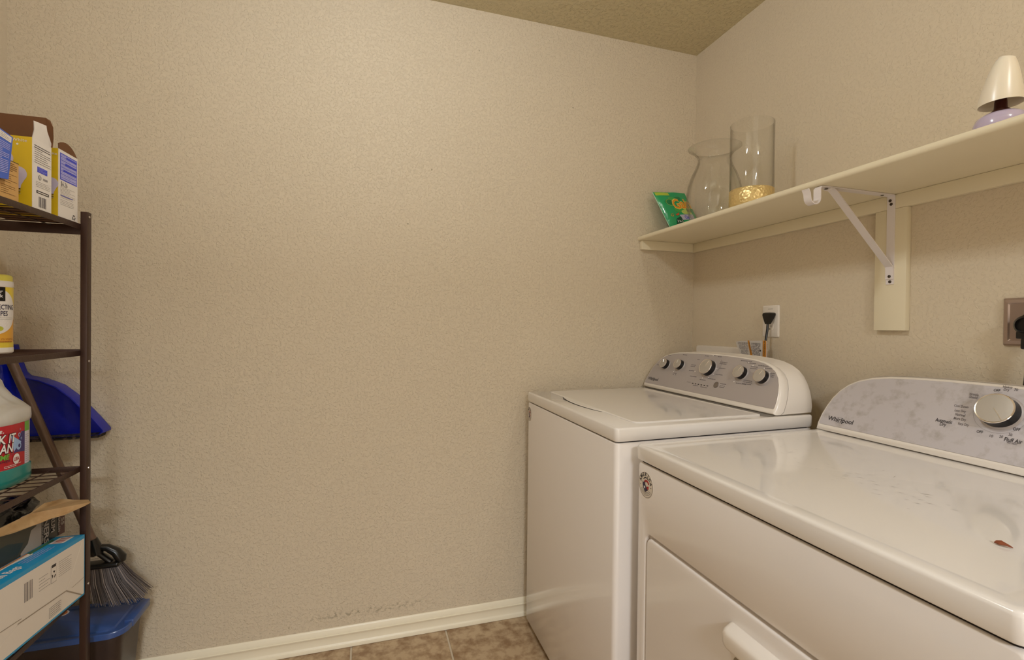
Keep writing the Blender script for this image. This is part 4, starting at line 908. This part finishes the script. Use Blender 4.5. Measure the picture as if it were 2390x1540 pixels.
v, f = lathe([(.0165, 0), (.0165, .0005)], (-2.325, -.068, bz-.0018), 24); so = obj('sticker', v, f, M_card, bn); v, f = lathe([(.0125, 0), (.0125, .0004)], (-2.325, -.068, bz-.0012), 24); obj('sticker_print', v, f, mat('sticker_orange', '#d4702a', .5), so)

br_ = thing('broom', 'angled broom with a long brown handle and dark bristles resting on the bin lid', 'broom', (-2.19, -.10, .33))
HB, HT = Vector((-2.2255, -.108, .5080)), Vector((-2.4560, -.120, 1.175))
mb = MB(); mb.tube([HB, HB.lerp(HT, .5), HT], .0118, 14); mb.tube([HT, HT+(HT-HB).normalized()*.02], .009, 12); mb.out('handle', mat('brown_tube', '#6c5648', .33, metal=.35), br_)
M_bh = mat('black_head_plastic', '#120f0c', .28)
mb = MB(); mb.tube([HB+Vector((-.006, 0, .022)), HB+Vector((.0, 0, .0)), HB+Vector((.006, 0, -.025))], .0165, 14, taper=[.75, 1, 1])
mb.tube([(-2.222, -.105, .503), (-2.197, -.1, .4975), (-2.175, -.1, .482), (-2.161, -.1, .462), (-2.160, -.1, .452)], .0125, 12, taper=[.7, .8, 1, 1.15, .9], flat=1.3)
mb.tube([(-2.222, -.104, .49), (-2.203, -.1, .468), (-2.188, -.1, .453)], .008, 10, flat=1.5)
mb.box((-2.262, -.122, .4405), (-2.160, -.082, .4555), .006, 3); mb.out('broom_head', M_bh, br_, smooth=50)
random.seed(5); mb = MB(); mbl = MB()
for i in range(420):
    a = (i+random.random())/420; b = random.uniform(-1, 1)
    x0 = -2.256+.094*a; top = Vector((x0, -.102+b*.015, .444))
    xe = -2.247+.160*a**1.15; ze = .322+.030*abs(a-.62)**1.2+random.uniform(0, .012)
    if a > .80: ze = .318+.022*(a-.8)/.2+random.uniform(0, .01)
    if a < .25: ze += (.25-a)*.12
    end = Vector((xe, -.098+b*.034, max(ze, bz+.012)))
    midp = top.lerp(end, .5)+Vector((-.010*a-.002, 0, .008))
    t_ = mb if random.random() < .72 else mbl
    t_.tube([top, midp, end], .0011, 3, cap=False, taper=[1, 1.05, .7])
mb.out('bristles', mat('bristle_dark', '#4b4241', .45), br_, kind='stuff'); mbl.out('bristles', mat('bristle_light', '#897c77', .4), br_, kind='stuff')

M_dp = mat('royal_blue_plastic', '#081a9c', .25, coat=.3)
dp = thing('dustpan', 'royal blue dustpan hanging on the back wall behind the broom handle', 'dustpan', (-2.37, -.03, .82))
R_ = [(-2.4665, 1.119), (-2.4610, 1.092), (-2.4541, 1.0656), (-2.4437, 1.0329), (-2.4332, 1.0222), (-2.3912, 1.0121), (-2.3484, .9912), (-2.3103, .9566), (-2.2826, .922), (-2.2547, .8869), (-2.2287, .8500), (-2.2287, .8421), (-2.2411, .8359)]
Lf = [(-2.484, 1.119), (-2.486, 1.092), (-2.4869, 1.0621), (-2.4868, 1.0271), (-2.4878, 1.01), (-2.4885, .99), (-2.489, .965), (-2.489, .94), (-2.489, .91), (-2.489, .88), (-2.489, .845), (-2.489, .838), (-2.487, .830)]
outl = R_+list(reversed(Lf))
cen = Vector((-2.385, .915))
def inset(p, k): v_ = Vector(p); d = cen-v_; L2 = d.length; return tuple(v_+d*min(k/L2, .9))
def lay(ins, y, zmin=None):
    P_ = []
    for i, p in enumerate(outl):
        m = len(R_); idx = i if i < m else 2*m-1-i
        if idx <= 4:   # neck: shrink across only
            c = (R_[idx][0]+Lf[idx][0])/2; x = p[0]+(c-p[0])*min(1, ins/.018); P_.append((x, y, p[1]-(ins*.2 if idx == 0 else 0)))
        elif idx >= m-1: P_.append((p[0]+(cen.x-p[0])*min(.3, ins*3), y, p[1]))
        else: a = inset(p, ins); P_.append((a[0], y, a[1]))
    return P_
yo = [-.004, -.050, -.054, -.050, -.012]
v, f = loft([lay(0, -.006), lay(-.0, -.050), lay(.0015, -.054), lay(.005, -.054), lay(.0075, -.050), lay(.022, -.010)]); obj('pan', v, f, M_dp, dp, smooth=50)
V = [(-2.487, -.048, .832), (-2.2395, -.048, .8365), (-2.2415, -.052, .8275), (-2.487, -.054, .8215), (-2.487, -.010, .832), (-2.2395, -.010, .8365), (-2.2415, -.010, .8275), (-2.487, -.010, .8215)]
obj('rubber_lip', V, [(0, 1, 2, 3), (4, 5, 6, 7), (0, 1, 5, 4), (1, 2, 6, 5), (2, 3, 7, 6), (3, 0, 4, 7)], mat('worn_black_rubber', '#1b1310', .8, mottle=(90, '#5c4a38', .4, .5)), dp)
